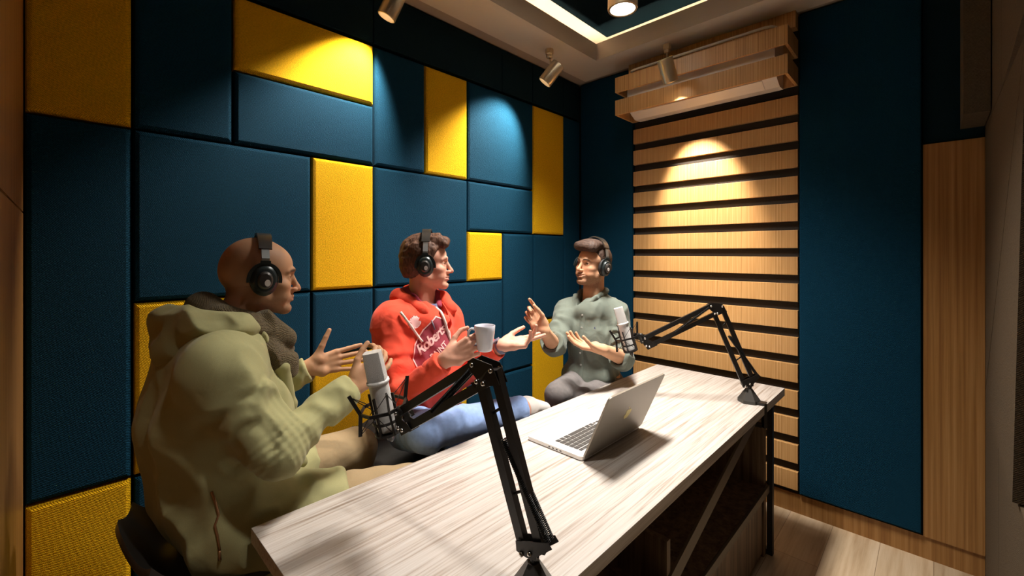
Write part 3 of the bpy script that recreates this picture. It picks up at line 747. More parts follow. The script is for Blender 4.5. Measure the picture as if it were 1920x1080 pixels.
def skin(prims, h=.006, fine=((), (), ()), disp=None, B=10, bounds=None):
    """closed surface of the field -> (verts, quads)"""
    fin = [p for p in prims if p.op == '+']
    lo = np.min([p.c-p.r for p in fin], 0)-.02; hi = np.max([p.c+p.r for p in fin], 0)+.02
    if bounds: lo = np.maximum(lo, bounds[0]); hi = np.minimum(hi, bounds[1])
    ax_ = [axis_steps(lo[i], hi[i], h, fine[i]) for i in range(3)]
    n = [((len(a)-1)//B+1)*B+1 for a in ax_]
    ax_ = [np.concatenate([a, a[-1]+h*np.arange(1, m-len(a)+1)]).astype(F32) if m > len(a) else a for a, m in zip(ax_, n)]
    nb = [(m-1)//B for m in n]
    cen = [np.array([(a[i*B]+a[(i+1)*B])/2 for i in range(b)]) for a, b in zip(ax_, nb)]
    hlf = [np.array([(a[(i+1)*B]-a[i*B])/2 for i in range(b)]) for a, b in zip(ax_, nb)]
    I = np.stack(np.meshgrid(*[np.arange(b) for b in nb], indexing='ij'), -1).reshape(-1, 3)
    cc = np.stack([cen[k][I[:, k]] for k in range(3)], 1).astype(F32); rr = np.sqrt(sum(hlf[k][I[:, k]]**2 for k in range(3)))
    d0 = field(prims, cc)
    vals = np.empty(n, F32); sg = np.where(d0 < 0, -1., 1.)
    vals[:] = 1
    for (i, j, k), s in zip(I[d0 < 0], sg[d0 < 0]): vals[i*B:(i+1)*B+1, j*B:(j+1)*B+1, k*B:(k+1)*B+1] = -1
    todo = np.abs(d0) < rr*1.35+.018
    for (i, j, k), c_, r_ in zip(I[todo], cc[todo], rr[todo]):
        xs, ys, zs = ax_[0][i*B:(i+1)*B+1], ax_[1][j*B:(j+1)*B+1], ax_[2][k*B:(k+1)*B+1]
        P = np.stack(np.meshgrid(xs, ys, zs, indexing='ij'), -1).reshape(-1, 3)
        d = field(prims, P, (c_, r_))
        if disp is not None and np.abs(d).min() < .03: d = d+disp(P).astype(F32)
        vals[i*B:(i+1)*B+1, j*B:(j+1)*B+1, k*B:(k+1)*B+1] = d.reshape(len(xs), len(ys), len(zs))
    ins = vals < 0
    cs = ins[:-1, :-1, :-1].astype(np.int8)
    for a in (0, 1):
        for b in (0, 1):
            for c_ in (0, 1):
                if a+b+c_: cs = cs+ins[a:n[0]-1+a, b:n[1]-1+b, c_:n[2]-1+c_]
    cells = np.argwhere((cs > 0) & (cs < 8)); 
    idx = np.full(cs.shape, -1, np.int32); idx[tuple(cells.T)] = np.arange(len(cells))
    acc = np.zeros((len(cells), 3)); cnt = np.zeros(len(cells))
    offs = [(a, b, c_) for a in (0, 1) for b in (0, 1) for c_ in (0, 1)]
    for o in offs:
        for k in range(3):
            if o[k]: continue
            o2 = list(o); o2[k] = 1
            p0 = cells+o; p1 = cells+o2
            v0 = vals[tuple(p0.T)]; v1 = vals[tuple(p1.T)]; m = (v0 < 0) != (v1 < 0)
            t = np.where(m, v0/(v0-v1+1e-12), 0)
            P0 = np.stack([ax_[q][p0[:, q]] for q in range(3)], 1); P1 = np.stack([ax_[q][p1[:, q]] for q in range(3)], 1)
            acc += np.where(m[:, None], P0+(P1-P0)*t[:, None], 0); cnt += m
    verts = acc/cnt[:, None]
    quads = []
    for k in range(3):
        sl0 = [slice(1, -1)]*3; sl0[k] = slice(0, -1); sl1 = [slice(1, -1)]*3; sl1[k] = slice(1, None)
        a = ins[tuple(sl0)]; b = ins[tuple(sl1)]; m = a != b
        e = np.argwhere(m); flip = a[tuple(e.T)]
        base = e+1; base[:, k] -= 1
        u, v = [(1, 2), (2, 0), (0, 1)][k]
        q = []
        for du, dv in ((0, 0), (1, 0), (1, 1), (0, 1)):
            c2 = base.copy(); c2[:, u] -= du; c2[:, v] -= dv; q.append(idx[tuple(c2.T)])
        q = np.stack(q, 1); q[~flip] = q[~flip][:, ::-1]; quads.append(q)
    quads = np.concatenate(quads); quads = quads[(quads >= 0).all(1)]
    return verts, quads
def relax(v, q, n=1, f=.5):
    for _ in range(n):
        acc = np.zeros_like(v); cnt = np.zeros(len(v))
        for a, b in ((0, 1), (1, 2), (2, 3), (3, 0)):
            np.add.at(acc, q[:, a], v[q[:, b]]); np.add.at(cnt, q[:, a], 1); np.add.at(acc, q[:, b], v[q[:, a]]); np.add.at(cnt, q[:, b], 1)
        v = v*(1-f)+f*acc/cnt[:, None]
    return v
def flesh(name, prims, m, parent=None, h=.006, fine=((), (), ()), disp=None, rlx=1, colour=None, bounds=None, origin=None):
    v, q = skin(prims, h, fine, disp, bounds=bounds)
    if rlx: v = relax(v, q, rlx)
    if colour is not None: cols = colour(v.astype(F32))
    o0 = Vector(origin) if origin is not None else (Vector(parent.location) if parent is not None else Vector((0, 0, 0)))
    me = bpy.data.meshes.new(name)
    me.vertices.add(len(v)); me.vertices.foreach_set('co', (v-np.array(o0)).astype(F32).ravel())
    me.loops.add(q.size); me.loops.foreach_set('vertex_index', q.astype(np.int32).ravel())
    me.polygons.add(len(q)); me.polygons.foreach_set('loop_start', np.arange(0, q.size, 4, dtype=np.int32)); 
    me.update(calc_edges=True); me.validate()
    if colour is not None:
        at_ = me.color_attributes.new('tint', 'FLOAT_COLOR', 'POINT'); at_.data.foreach_set('color', np.concatenate([cols, np.ones((len(cols), 1))], 1).astype(F32).ravel())
    me.shade_smooth()
    return link(name, me, m, parent)
def heading(loc, face, up=(0, 0, 1), s=1.0):
    """matrix of a head or body: local +Y looks along face, local +Z close to up"""
    y = Vector(face).normalized(); x = y.cross(Vector(up)).normalized(); z_ = x.cross(y)
    return Matrix(((x.x*s, y.x*s, z_.x*s, loc[0]), (x.y*s, y.y*s, z_.y*s, loc[1]), (x.z*s, y.z*s, z_.z*s, loc[2]), (0, 0, 0, 1)))

# ---- a head: local origin between the ears, +Y forward, +Z up, 23.5 cm from chin to crown
def sym(p):
    """mirror a primitive in the plane x = 0"""
    def f(P, p=p): Q = P.copy(); Q[:, 0] = np.abs(Q[:, 0]); return p.f(Q)
    return Prim(f, (0, p.c[1], p.c[2]), p.r+abs(p.c[0]), p.k, p.op)
def head_prims(smile=0., jaw=1., nose=1., stub=0, open_=0., ear=True):
    P = [ell((0, -.016, .030), (.0765, .091, .083), 0), ell((0, .030, .030), (.063, .056, .056), .02),
         ell((0, .026, -.035), (.057, .060, .062), .02),
         ell((0, -.05, .0), (.060, .055, .055), .03)]
    P += [sym(cap((.050, .002, -.062), (.018, .066, -.100), .020*jaw, .016, .022)), ell((0, .076, -.104), (.020, .015, .014), .016),
          cap((0, .045, -.090), (0, .066, -.098), .028, .018, .02)]
    P += [sym(ell((.043, .056, -.030), (.020, .022, .018), .018)),
          sym(ell((.040, .052, -.062), (.016+.005*smile, .024, .022), .018)),
          sym(chain([(.010, .086, .014), (.026, .083, .019), (.043, .068, .013)], [.007, .0075, .006], .010)[0]), sym(chain([(.010, .086, .014), (.026, .083, .019), (.043, .068, .013)], [.007, .0075, .006], .010)[1])]
    # eye sockets, lids
    P += [sym(ell((.031, .094, -.003), (.017, .016, .0115), .012, '-'))]
    P += [sym(ell((.031, .0665, -.004), (.0150, .0150, .0140), .004)), sym(ell((.031, .082, -.0045), (.0135, .011, .0049-.0013*smile), .0015, '-'))]
    # nose
    nl = nose
    P += [cap((0, .082, .006), (0, .104*1+.003*(nl-1), -.034), .0085, .0085, .010), cap((0, .1035, -.033), (0, .1075*1+.004*(nl-1), -.040), .0085, .0092, .006),
          sym(ell((.0125, .095, -.0425), (.0075, .0100, .0070), .006)), cap((0, .092, -.050), (0, .098, -.0465), .006, .005, .006),
          sym(ell((.0062, .1005, -.0505), (.0032, .0052, .0035), .002, '-'))]
    # muzzle and lips
    sx = .021+.006*smile; sy = -.005*smile; sz = .0055*smile
    P += [ell((0, .073, -.069), (.027, .021, .021), .012),
          ell((0, .0985, -.0585), (.0028, .004, .008), .004, '-'),
          chain([(0, .0935, -.0645), (sx*.5, .0905, -.0640+sz*.2), (sx, .0790+sy, -.0685+sz)], [.0042, .0040, .0018], .004)[0], 
          sym(chain([(0, .0935, -.0645), (sx*.5, .0905, -.0640+sz*.2), (sx, .0790+sy, -.0685+sz)], [.0042, .0040, .0018], .004)[0]), sym(chain([(0, .0935, -.0645), (sx*.5, .0905, -.0640+sz*.2), (sx, .0790+sy, -.0685+sz)], [.0042, .0040, .0018], .004)[1]),
          sym(chain([(0, .0925, -.0755-.004*open_), (sx*.55, .0890, -.0750-.004*open_+sz*.4), (sx, .0785+sy, -.0695+sz)], [.0052, .0046, .0018], .004)[0]), sym(chain([(0, .0925, -.0755-.004*open_), (sx*.55, .0890, -.0750-.004*open_+sz*.4), (sx, .0785+sy, -.0695+sz)], [.0052, .0046, .0018], .004)[1]),
          ell((0, .0905, -.0865-.003*open_), (.018, .006, .0045), .006, '-')]
    P += [sym(cap((0, .100, -.0700-.002*open_), (sx+.001, .0835+sy, -.0695+sz), .0010+.0030*open_, .0008, .0012, '-'))]
    if open_: P += [sym(cap((0, .0895, -.0722-.0014*open_), (sx*.90, .0830+sy, -.0700+sz*.80), .0043*open_, .0019, .0012, '-'))]
    if smile: P += [sym(cap((.021, .091, -.050), (.037, .078, -.074), .0022, .0018, .005, '-'))]
    if ear: P += [sym(ell((.077, -.008, -.010), (.010, .018, .031), .006)), sym(ell((.087, -.004, -.006), (.006, .009, .018), .004, '-'))]
    return P
def head_colour(Mh, skin_c, lip_c, hair_c=None, brow=.8, stub=.0, hairmask=None, blotch=.08):
    Mi = np.array(Mh.inverted(), F32)
    sk, lp_, br = map(np.array, (skin_c, lip_c, hair_c if hair_c else skin_c))
    def f(V):
        q = V@Mi[:3, :3].T+Mi[:3, 3]; x, y, z_ = np.abs(q[:, 0]), q[:, 1], q[:, 2]
        col = np.repeat(sk[None], len(q), 0)*(1+blotch*noise(q, (30, 30, 30))[:, None])
        def mix(c_, m): return col*(1-m[:, None])+c_*m[:, None]
        g = lambda a, b, t: np.clip((t-a)/(b-a), 0, 1)
        # rosier cheeks, nose, ears
        rosy = np.exp(-(((x-.040)/.022)**2+((z_+.035)/.022)**2))*(y > .02)*.35+np.exp(-(((x)/.015)**2+((z_+.040)/.014)**2))*(y > .085)*.4
        col = mix(sk*np.array([1.05, .72, .66]), np.clip(rosy, 0, 1))
        lip = np.exp(-((x/.022)**4+((z_+.0705)/.0085)**4))*(y > .068); col = mix(lp_, np.clip(lip*.85, 0, 1))
        if brow:
            zc_ = .0165+.003*np.sin(np.clip((x-.012)/.036, 0, 1)*PI)-.004*g(.035, .050, x)
            bm_ = np.exp(-((z_-zc_)/.0046)**4)*g(.008, .014, x)*(1-g(.044, .052, x))*(y > .05); col = mix(br, bm_*brow)
            lash = np.exp(-(((x-.031)/.014)**6))*np.exp(-((z_+.0005)/.0016)**2)*(y > .070); col = mix(br*.5, lash*.7)
        if stub:
            m = g(-.055, -.075, z_)*(y > -.01)*(1-.0*x)*(1-np.clip(lip*1.5, 0, 1))+np.exp(-((x/.024)**4+((z_+.0595)/.006)**4))*(y > .08)*.9
            m = np.maximum(m, g(-.03, -.06, z_)*np.exp(-((y-.015)/.03)**2)*(x > .04))
            m *= (1-g(.0, -.03, z_+.125))
            col = mix(br*.7+sk*.25, np.clip(m, 0, 1)*stub*(.75+.25*noise(q, (400, 400, 400))))
        if hairmask is not None:
            hm = hairmask(q); col = mix(br, np.clip(hm, 0, 1))
        # the tint fades to plain skin below the head
        return np.clip(col, 0, 1)
    return f
def skin_mat(name, rough=.56, ss=.14):
    m, nt, b = newmat(name); N, L = nt.nodes, nt.links
    at_ = N.new('ShaderNodeAttribute'); at_.attribute_name = 'tint'
    nz = N.new('ShaderNodeTexNoise'); nz.inputs['Scale'].default_value = 350; tc = N.new('ShaderNodeTexCoord'); L.new(tc.outputs['Object'], nz.inputs['Vector'])
    bp = N.new('ShaderNodeBump'); bp.inputs['Strength'].default_value = .18; bp.inputs['Distance'].default_value = .001
    L.new(nz.outputs[0], bp.inputs['Height']); L.new(bp.outputs[0], b.inputs['Normal'])
    L.new(at_.outputs['Color'], b.inputs['Base Color']); b.inputs['Roughness'].default_value = rough; b.inputs['Specular IOR Level'].default_value = .22
    b.inputs['Subsurface Weight'].default_value = ss; b.inputs['Subsurface Radius'].default_value = (.9, .35, .2); b.inputs['Subsurface Scale'].default_value = .01
    return m
M['skin'] = skin_mat('skin')
M['eyewhite'] = mat('eye_white', (.72, .68, .64), .15, bump=.01, bscale=50)
M['iris'] = mat('brown_iris', (.045, .022, .012), .1, bump=.01, bscale=50)
M['teeth'] = mat('teeth', (.80, .76, .68), .25, bump=.01, bscale=50)
def eyes(Mh, parent, look=(0, 0)):
    for sx in (-1, 1):
        c_ = Mh@Vector((sx*.031, .0658, -.0045)); loc = c_-parent.location
        d = (Mh.to_3x3()@Vector((look[0], 1, look[1]))).normalized(); f = frame_from(d).to_4x4(); s = Mh.to_scale()[0]
        bm = bmesh.new(); bmesh.ops.create_uvsphere(bm, u_segments=24, v_segments=16, radius=.0120*s, matrix=Matrix.Translation(loc)@f)
        e = link('eye', bm, M['eyewhite'], parent, True)
        bm = bmesh.new(); lathe(bm, [(0, .0123*s), (.003*s, .0121*s), (.0056*s, .0109*s), (.0054*s, .0100*s), (0, .0100*s)], 20, Matrix.Translation(loc)@f); link('iris', bm, M['iris'], e, True)

# ---- hands
def bend(pts, n=10):
    """smooth curve through points"""
    P = [Vector(p) for p in pts]; out = []
    for i in range(len(P)-1):
        a, b, c_, d = P[max(i-1, 0)], P[i], P[i+1], P[min(i+2, len(P)-1)]
        for k in range(n):
            t = k/n; out.append(.5*((2*b)+(c_-a)*t+(2*a-5*b+4*c_-d)*t*t+(3*b-a-3*c_+d)*t**3))
    return out+[P[-1]]
def hand_prims(W, u, n, thumb_side, curls, spread=(.10, .03, -.05, -.14), thumb=((.75, .25), (.35, .1), (.2, .05)), s=1.0, wr=.026, tb=(.020, .026)):
    """W wrist, u towards the fingers, n out of the palm, thumb_side +1/-1 picks u x n; curls = 4 fingers x 3 joint bends (radians)
    thumb = for each of three bones (lean towards the thumb side, lean out of the palm) as tangents to u"""
    W, u, n = Vector(W), Vector(u).normalized(), Vector(n); n = (n-u*n.dot(u)).normalized(); v = u.cross(n)*thumb_side; 
    def p(a, b, c_=0): return W+(u*a+v*b+n*c_)*s
    P = []
    fb = [(.092, .0315), (.096, .0105), (.091, -.0105), (.082, -.0305)]
    ln = [(.043, .025, .021), (.047, .029, .022), (.043, .027, .022), (.034, .020, .019)]
    rd = [(.0098, .0089, .0083, .0076), (.0100, .0091, .0085, .0077), (.0096, .0088, .0082, .0074), (.0086, .0079, .0073, .0066)]
    for i, (a, b) in enumerate(fb):
        P.append(cap(p(.006, b*.50), p(a, b), .0150*s, .0115*s, .010*s))
    P.append(ell(p(.030, .020, .008), (.020*s, .020*s, .020*s), .014*s)); P.append(ell(p(.034, -.026, .006), (.018*s, .018*s, .018*s), .014*s))
    P.append(cap(p(-.012, .007), p(.014, .012), .0185*s, .018*s, .014*s)); P.append(cap(p(-.012, -.009), p(.014, -.012), .0170*s, .017*s, .014*s))
    for i, (a, b) in enumerate(fb):
        ang = 0; q = p(a, b); pts = [q]; sp = spread[i]
        for j in range(3):
            ang += curls[i][j]; dirv = (u*math.cos(ang)+n*math.sin(ang)+v*sp*math.cos(ang)).normalized(); q = q+dirv*ln[i][j]*s; pts.append(q)
        for j in range(3): P.append(cap(pts[j], pts[j+1], rd[i][j]*s, rd[i][j+1]*s, (.005 if j == 0 else .0025)*s))
        # nail
    q = p(.020, .026, .006); pts = [q]; tl = (.046, .034, .027); tr_ = (.0150, .0105, .0090, .0078)
    for j, (tv, tn) in enumerate(thumb):
        ln_ = math.sqrt(1+tv*tv+tn*tn) if tv < 50 else 1
        q = q+(u+v*tv+n*tn).normalized()*tl[j]*s; pts.append(q)
    for j in range(3): P.append(cap(pts[j], pts[j+1], tr_[j]*s, tr_[j+1]*s, (.012, .004, .003)[j]*s))
    return P

# ---- headphones on a head
def headphones(Mh, label, tilt=0., cuff=.093, lift=0.):
    o = Mh.translation.copy(); e = tag(empty('headphones', o), label, 'headphones', 'black over-ear headphones')
    R = Mh.to_3x3().to_4x4()@Matrix.Rotation(tilt, 4, 'X')
    e.rotation_euler = (0, 0, 0)
    n = 28; w2 = .0205
    def arc(t, off=0):
        # t 0..1 from right ear over the crown to left ear
        a = PI*t; rx, rz = .0905+off+lift*.35, .110+off+lift
        return Vector((rx*math.cos(a), 0, .010+rz*math.sin(a)**.9 if math.sin(a) > 0 else .010))
    bm = bmesh.new(); rows = []
    for i in range(n+1):
        t = .19+.62*i/n; p0 = arc(t); p1 = arc(t, .0065); ww = w2*(.86+.14*math.sin(PI*i/n))
        rows.append([bm.verts.new(R@Vector((p.x, y, p.z))) for p, y in ((p0, -ww), (p0, ww), (p1, ww*.94), (p1, -ww*.94))])
    for a, b in zip(rows, rows[1:]):
        for k in range(4): bm.faces.new((a[k], a[(k+1) % 4], b[(k+1) % 4], b[k]))
    bm.faces.new(rows[0][::-1]); bm.faces.new(rows[-1]); smooth_by_angle(link('headband', bm, M['hpband'], e), 50)
    for sx in (1, -1):
        bm = bmesh.new(); pts = [arc((.20 if sx > 0 else .80), .002), Vector((sx*cuff*1.04, 0, .050)), Vector((sx*(cuff+.004), 0, .030))]
        for a, b in zip(pts, pts[1:]): bar(bm, a, b, .020, .003, up=(sx, 0, 0.2))
        bmesh.ops.transform(bm, matrix=R, verts=bm.verts); link('slider', bm, M['hpmetal'], e)
        cz = -.012; C_ = Vector((sx*cuff, .0, cz)); out = Vector((sx, 0, 0))
        mt = R@Matrix.Translation(C_)@Matrix(((0, 0, sx, 0), (.88, 0, 0, 0), (0, 1.12, 0, 0), (0, 0, 0, 1)))
        bm = bmesh.new(); lathe(bm, [(.018, -.022), (.036, -.022), (.041, -.016), (.041, -.006), (.037, -.003), (.018, -.003)], 36, mt); link('ear_cushion', bm, M['hpcushion'], e, True)
        bm = bmesh.new(); lathe(bm, [(0, -.004), (.039, -.004), (.041, .000), (.040, .006), (.033, .012), (.031, .016), (.026, .018), (0, .018)], 40, mt); c_ = smooth_by_angle(link('ear_cup', bm, M['hpcup'], e), 28)
        bm = bmesh.new(); lathe(bm, [(0, .018), (.023, .018), (.022, .024), (.017, .028), (0, .029)], 32, mt); smooth_by_angle(link('cup_cap', bm, M['hpcap'], c_), 28)
        bm = bmesh.new(); lathe(bm, [(0, .0285), (.0085, .0285), (.0085, .0297), (0, .0297)], 24, mt@Matrix.Translation((.006*1, -.006, 0))); link('round_badge', bm, M['hpbadge'], c_)
        # yoke: fork from the slider down both sides of the cup
        bm = bmesh.new(); K = 18; pts = []
        for i in range(K+1):
            a = math.radians(-8+196*i/K); pts.append(Vector((sx*(cuff+.006), .044*math.cos(a)*.92, cz+.047*math.sin(a))))
        for a, b in zip(pts, pts[1:]):
            bar(bm, a-(b-a)*.05, b+(b-a)*.05, .009, .005, up=(sx, 0, 0.01))
        bar(bm, (sx*(cuff+.006), 0, cz+.045), (sx*(cuff+.006), 0, cz+.056), .026, .007, up=(sx, 0, 0))
        bmesh.ops.transform(bm, matrix=R, verts=bm.verts); link('yoke', bm, M['hpcup'], e)
    return e
M['hpband'] = mat('headband_leather', (.030, .026, .022), .30, bump=.15, bscale=400)
M['hpmetal'] = mat('headphone_steel', (.50, .52, .52), .3, metal=.9, bump=.02, bscale=300)
M['hpcup'] = mat('headphone_shell', (.028, .036, .036), .30, metal=.3, bump=.02, bscale=300)
M['hpcap'] = mat('headphone_cap', (.055, .050, .046), .35, metal=.4, bump=.02, bscale=300)
M['hpbadge'] = mat('white_badge', (.75, .72, .70), .35, bump=.01, bscale=100)
M['hpcushion'] = mat('ear_cushion', (.016, .014, .014), .6, bump=.2, bscale=300)
# ================================================================== PEOPLE
def cloth(name, col, rough=.88, bump=.22, bscale=900, cvar=.08, sheen=.12, stretch=(1, 1, 1), crease=.55, cs=11):
    """garment cloth: fine weave plus soft crumpled creases"""
    m = mat(name, col, rough, spec=.2, bump=bump, bscale=bscale, cvar=cvar, sheen=sheen, stretch=stretch)
    nt = m.node_tree; N, L = nt.nodes, nt.links; b = N['Principled BSDF']
    tc = next(n for n in N if n.type == 'TEX_COORD'); old = next(n for n in N if n.type == 'BUMP'); old.inputs['Distance'].default_value = .0012
    wn = N.new('ShaderNodeTexNoise'); wn.inputs['Scale'].default_value = cs*.55; wn.inputs['Detail'].default_value = 2; L.new(tc.outputs['Object'], wn.inputs['Vector'])
    mx = N.new('ShaderNodeMix'); mx.data_type = 'VECTOR'; mx.inputs[0].default_value = .22; L.new(tc.outputs['Object'], mx.inputs[4]); L.new(wn.outputs['Color'], mx.inputs[5])
    nz = N.new('ShaderNodeTexNoise'); nz.inputs['Scale'].default_value = cs; nz.inputs['Detail'].default_value = 3; nz.inputs['Roughness'].default_value = .45; L.new(mx.outputs[1], nz.inputs['Vector'])
    b2 = N.new('ShaderNodeBump'); b2.inputs['Strength'].default_value = crease; b2.inputs['Distance'].default_value = .016
    L.new(nz.outputs[0], b2.inputs['Height']); L.new(old.outputs[0], b2.inputs['Normal']); L.new(b2.outputs[0], b.inputs['Normal'])
    return m
M['parka'] = cloth('olive_parka_cotton', (.35, .335, .165), crease=.5, cs=8)
M['parkain'] = cloth('parka_lining', (.16, .13, .07))
M['scarf'] = fabric('brown_knitted_scarf', (.105, .078, .038), k=900, strength=1.0, dist=.003)
M['chino'] = cloth('beige_chinos', (.34, .25, .14))
M['hoodie'] = cloth('red_hoodie_jersey', (.80, .085, .045), cvar=.06)
M['hoodlining'] = cloth('maroon_hood_lining', (.30, .04, .07))
M['print'] = cloth('maroon_chest_print', (.30, .045, .065), rough=.7, crease=.1)
M['printpale'] = cloth('pale_pink_lettering', (.85, .50, .48), rough=.7, crease=.1)
M['tee'] = cloth('blue_grey_tee', (.13, .14, .24))
M['cord'] = cloth('white_hood_cord', (.75, .66, .60))
M['jeans'] = cloth('washed_blue_jeans', (.25, .37, .66), cvar=.07, bscale=70, bump=.15)
M['greyjeans'] = cloth('grey_jeans', (.150, .138, .135), cvar=.08, bscale=60, bump=.15)
M['shirt'] = cloth('grey_green_shirt_cotton', (.155, .180, .150), cvar=.08)
M['button'] = mat('shirt_button', (.35, .36, .33), .4, bump=.02, bscale=300)
M['hairbrown'] = mat('brown_hair', (.105, .050, .030), .62, spec=.3, bump=1.0, bscale=130, cvar=.45, stretch=(1, 1, .35), detail=5)
M['hairdark'] = mat('dark_brown_hair', (.060, .034, .024), .6, spec=.3, bump=.8, bscale=230, cvar=.5, stretch=(.22, 1, 1), detail=5)
M['shoe'] = mat('white_trainer_leather', (.60, .58, .56), .5, bump=.1, bscale=200)
M['shoedark'] = mat('brown_shoe_leather', (.06, .035, .02), .4, bump=.1, bscale=200)
M['zip'] = mat('copper_zip', (.45, .25, .13), .35, metal=.8, bump=.1, bscale=900)
M['watch'] = mat('slate_watch_strap', (.16, .15, .20), .5, bump=.05, bscale=300)

def leg(hip, knee, ank, rh=.085, rk=.058, ra=.042, k=.02):
    return [cap(hip, knee, rh, rk, k), cap(knee, ank, rk, ra, k)]
def foot(ank, toe, k=.015, s=1.0):
    a, t = Vector(ank), Vector(toe); m = a.lerp(t, .5)
    return [cap(a, a.lerp(t, .15), .036*s, .036*s, k), cap(a.lerp(t, .1), t, .036*s, .026*s, k), cap(a-(t-a)*.12+Vector((0, 0, -.02)), a, .028*s, .030*s, k)]
def body_of(p, name='body', **kw): pass
def rings(P, a, b, lo, hi, amp, freq, warp=.8, side=None):
    """bunched folds round a sleeve between fractions lo..hi of a->b"""
    a, b = V3(a), V3(b); ba = b-a; L = float(np.linalg.norm(ba)); h = (P-a)@ba/L/L
    q = P-a-np.clip(h, 0, 1)[:, None]*ba; near = np.exp(-((q*q).sum(1)/(.11**2)))
    w_ = np.clip((h-lo)/.12, 0, 1)*np.clip((hi-h)/.12, 0, 1)
    if side is not None:
        sd = V3(side); sd = sd/np.linalg.norm(sd); w_ = w_*np.clip(.55+.6*(q@sd)/.06, 0, 1)
    return -amp*w_*near*(np.sin(h*L*freq+noise(P, (16, 16, 16))*warp*3))

# ------------------------------------------------------------------ 1: bald man in the parka
O1 = Vector((-1.465, .30, 0))
man1 = tag(empty('person', O1), 'bald person in an olive hooded parka and brown scarf, seated nearest, hands raised', 'person')
H1 = Matrix(heading((-1.468, .418, 1.370), (.17, .98, -.07)))
H1 = H1@Matrix.Scale(.985, 4)
hp1 = moved(head_prims(smile=0, jaw=1.02, nose=1.0), H1)
S1r, E1r, W1r = Vector((-1.295, .275, 1.135)), at(522, 840, X=-1.20), at(665, 724, X=-1.25)
S1l, E1l, W1l = Vector((-1.655, .285, 1.135)), Vector((-1.70, .40, .905)), at(583, 688, X=-1.60)
hipr, hipl = Vector((-1.365, .34, .690)), Vector((-1.565, .34, .690))
kn1r, kn1l = Vector((-1.255, .795, .655)), Vector((-1.585, .775, .690))
an1r, an1l = Vector((-1.235, .76, .13)), Vector((-1.585, .70, .13))
neck1 = Vector((-1.47, .325, 1.215))
hr1 = hand_prims(W1r, (.08, .80, .58), (-.95, .15, .15), 1, [(.75, .70, .35), (.70, .65, .35), (.55, .50, .3), (.25, .40, .25)], spread=(.12, .04, -.06, -.16), thumb=((.75, .35), (.35, .25), (.2, .15)), s=.97)
hl1 = hand_prims(W1l, (.22, .95, .12), (.92, -.32, .20), -1, [(-.05, .08, .05), (.02, .10, .05), (.06, .12, .08), (.10, .18, .10)], spread=(.06, -.02, -.11, -.22), thumb=((1.5, .25), (1.6, .1), (1.5, 0)))
torso1 = [ell((-1.465, .355, .715), (.145, .105, .10), .03), cap((-1.465, .33, .75), (-1.467, .305, .95), .100, .105, .04, flat=((1, 0, 0), .80)),
          cap((-1.467, .305, .95), (-1.47, .315, 1.11), .110, .105, .04, flat=((1, 0, 0), .80)), cap(S1r, S1l, .055, .055, .05),
          cap(neck1-Vector((0, .0, .05)), H1@Vector((0, -.022, -.055)), .062, .054, .025)]
body1 = torso1+hp1+[cap(S1r, E1r, .050, .040, .02), cap(E1r, W1r, .040, .0265, .01), cap(S1l, E1l, .050, .040, .02), cap(E1l, W1l, .040, .0265, .01)]+hr1+hl1 \
    + leg(hipr, kn1r, an1r)+leg(hipl, kn1l, an1l)+foot(an1r, an1r+Vector((.02, .13, -.085)))+foot(an1l, an1l+Vector((0, .13, -.085)))
fx = ((-1.60, -1.34, .0028), (-1.29, -1.09, .0026), (-1.68, -1.60, .0026)); fy = ((.28, .90, .0026),); fz = ((.98, 1.16, .0028), (1.18, 1.52, .0028))
skin1 = (.48, .265, .150)
hm1 = lambda q: np.clip((q[:, 2]-.0)/.03, 0, 1)*np.clip((.052-q[:, 1]+q[:, 2]*.15)/.02, 0, 1)*(q[:, 2] < .2)*.16
flesh('body', body1, M['skin'], man1, h=.0065, fine=(fx, fy, fz), colour=head_colour(H1, skin1, (.36, .15, .10), (.06, .032, .02), brow=.9, stub=.50, hairmask=hm1))
eyes(H1, man1)
# trousers
tr1 = [ell((-1.465, .335, .705), (.165, .13, .115), .03)]+[cap(hipr, kn1r, .095, .075, .03), cap(kn1r, an1r+Vector((0, 0, .03)), .072, .058, .015), cap(hipl, kn1l, .095, .078, .03), cap(kn1l, an1l+Vector((0, 0, .03)), .075, .058, .015)]
def dtr1(P): return -.004*ridged(P, (7, 9, 9), .8)+rings(P, kn1l, an1l, .0, .5, .004, 90)+rings(P, hipr, kn1r, .5, 1.0, .003, 70)
flesh('trousers', tr1, M['chino'], man1, h=.0065, disp=dtr1)
flesh('shoe', [Prim(p.f, p.c, p.r, p.k, p.op) for p in [cap(an1r+Vector((0, -.035, -.04)), an1r+Vector((.02, .14, -.088)), .044, .036, .01), cap(an1r, an1r+Vector((.01, .03, -.04)), .046, .044, .01)]], M['shoedark'], man1, h=.006)
flesh('shoe', [cap(an1l+Vector((0, -.035, -.04)), an1l+Vector((0, .14, -.088)), .044, .036, .01), cap(an1l, an1l+Vector((0, .03, -.04)), .046, .044, .01)], M['shoedark'], man1, h=.006)
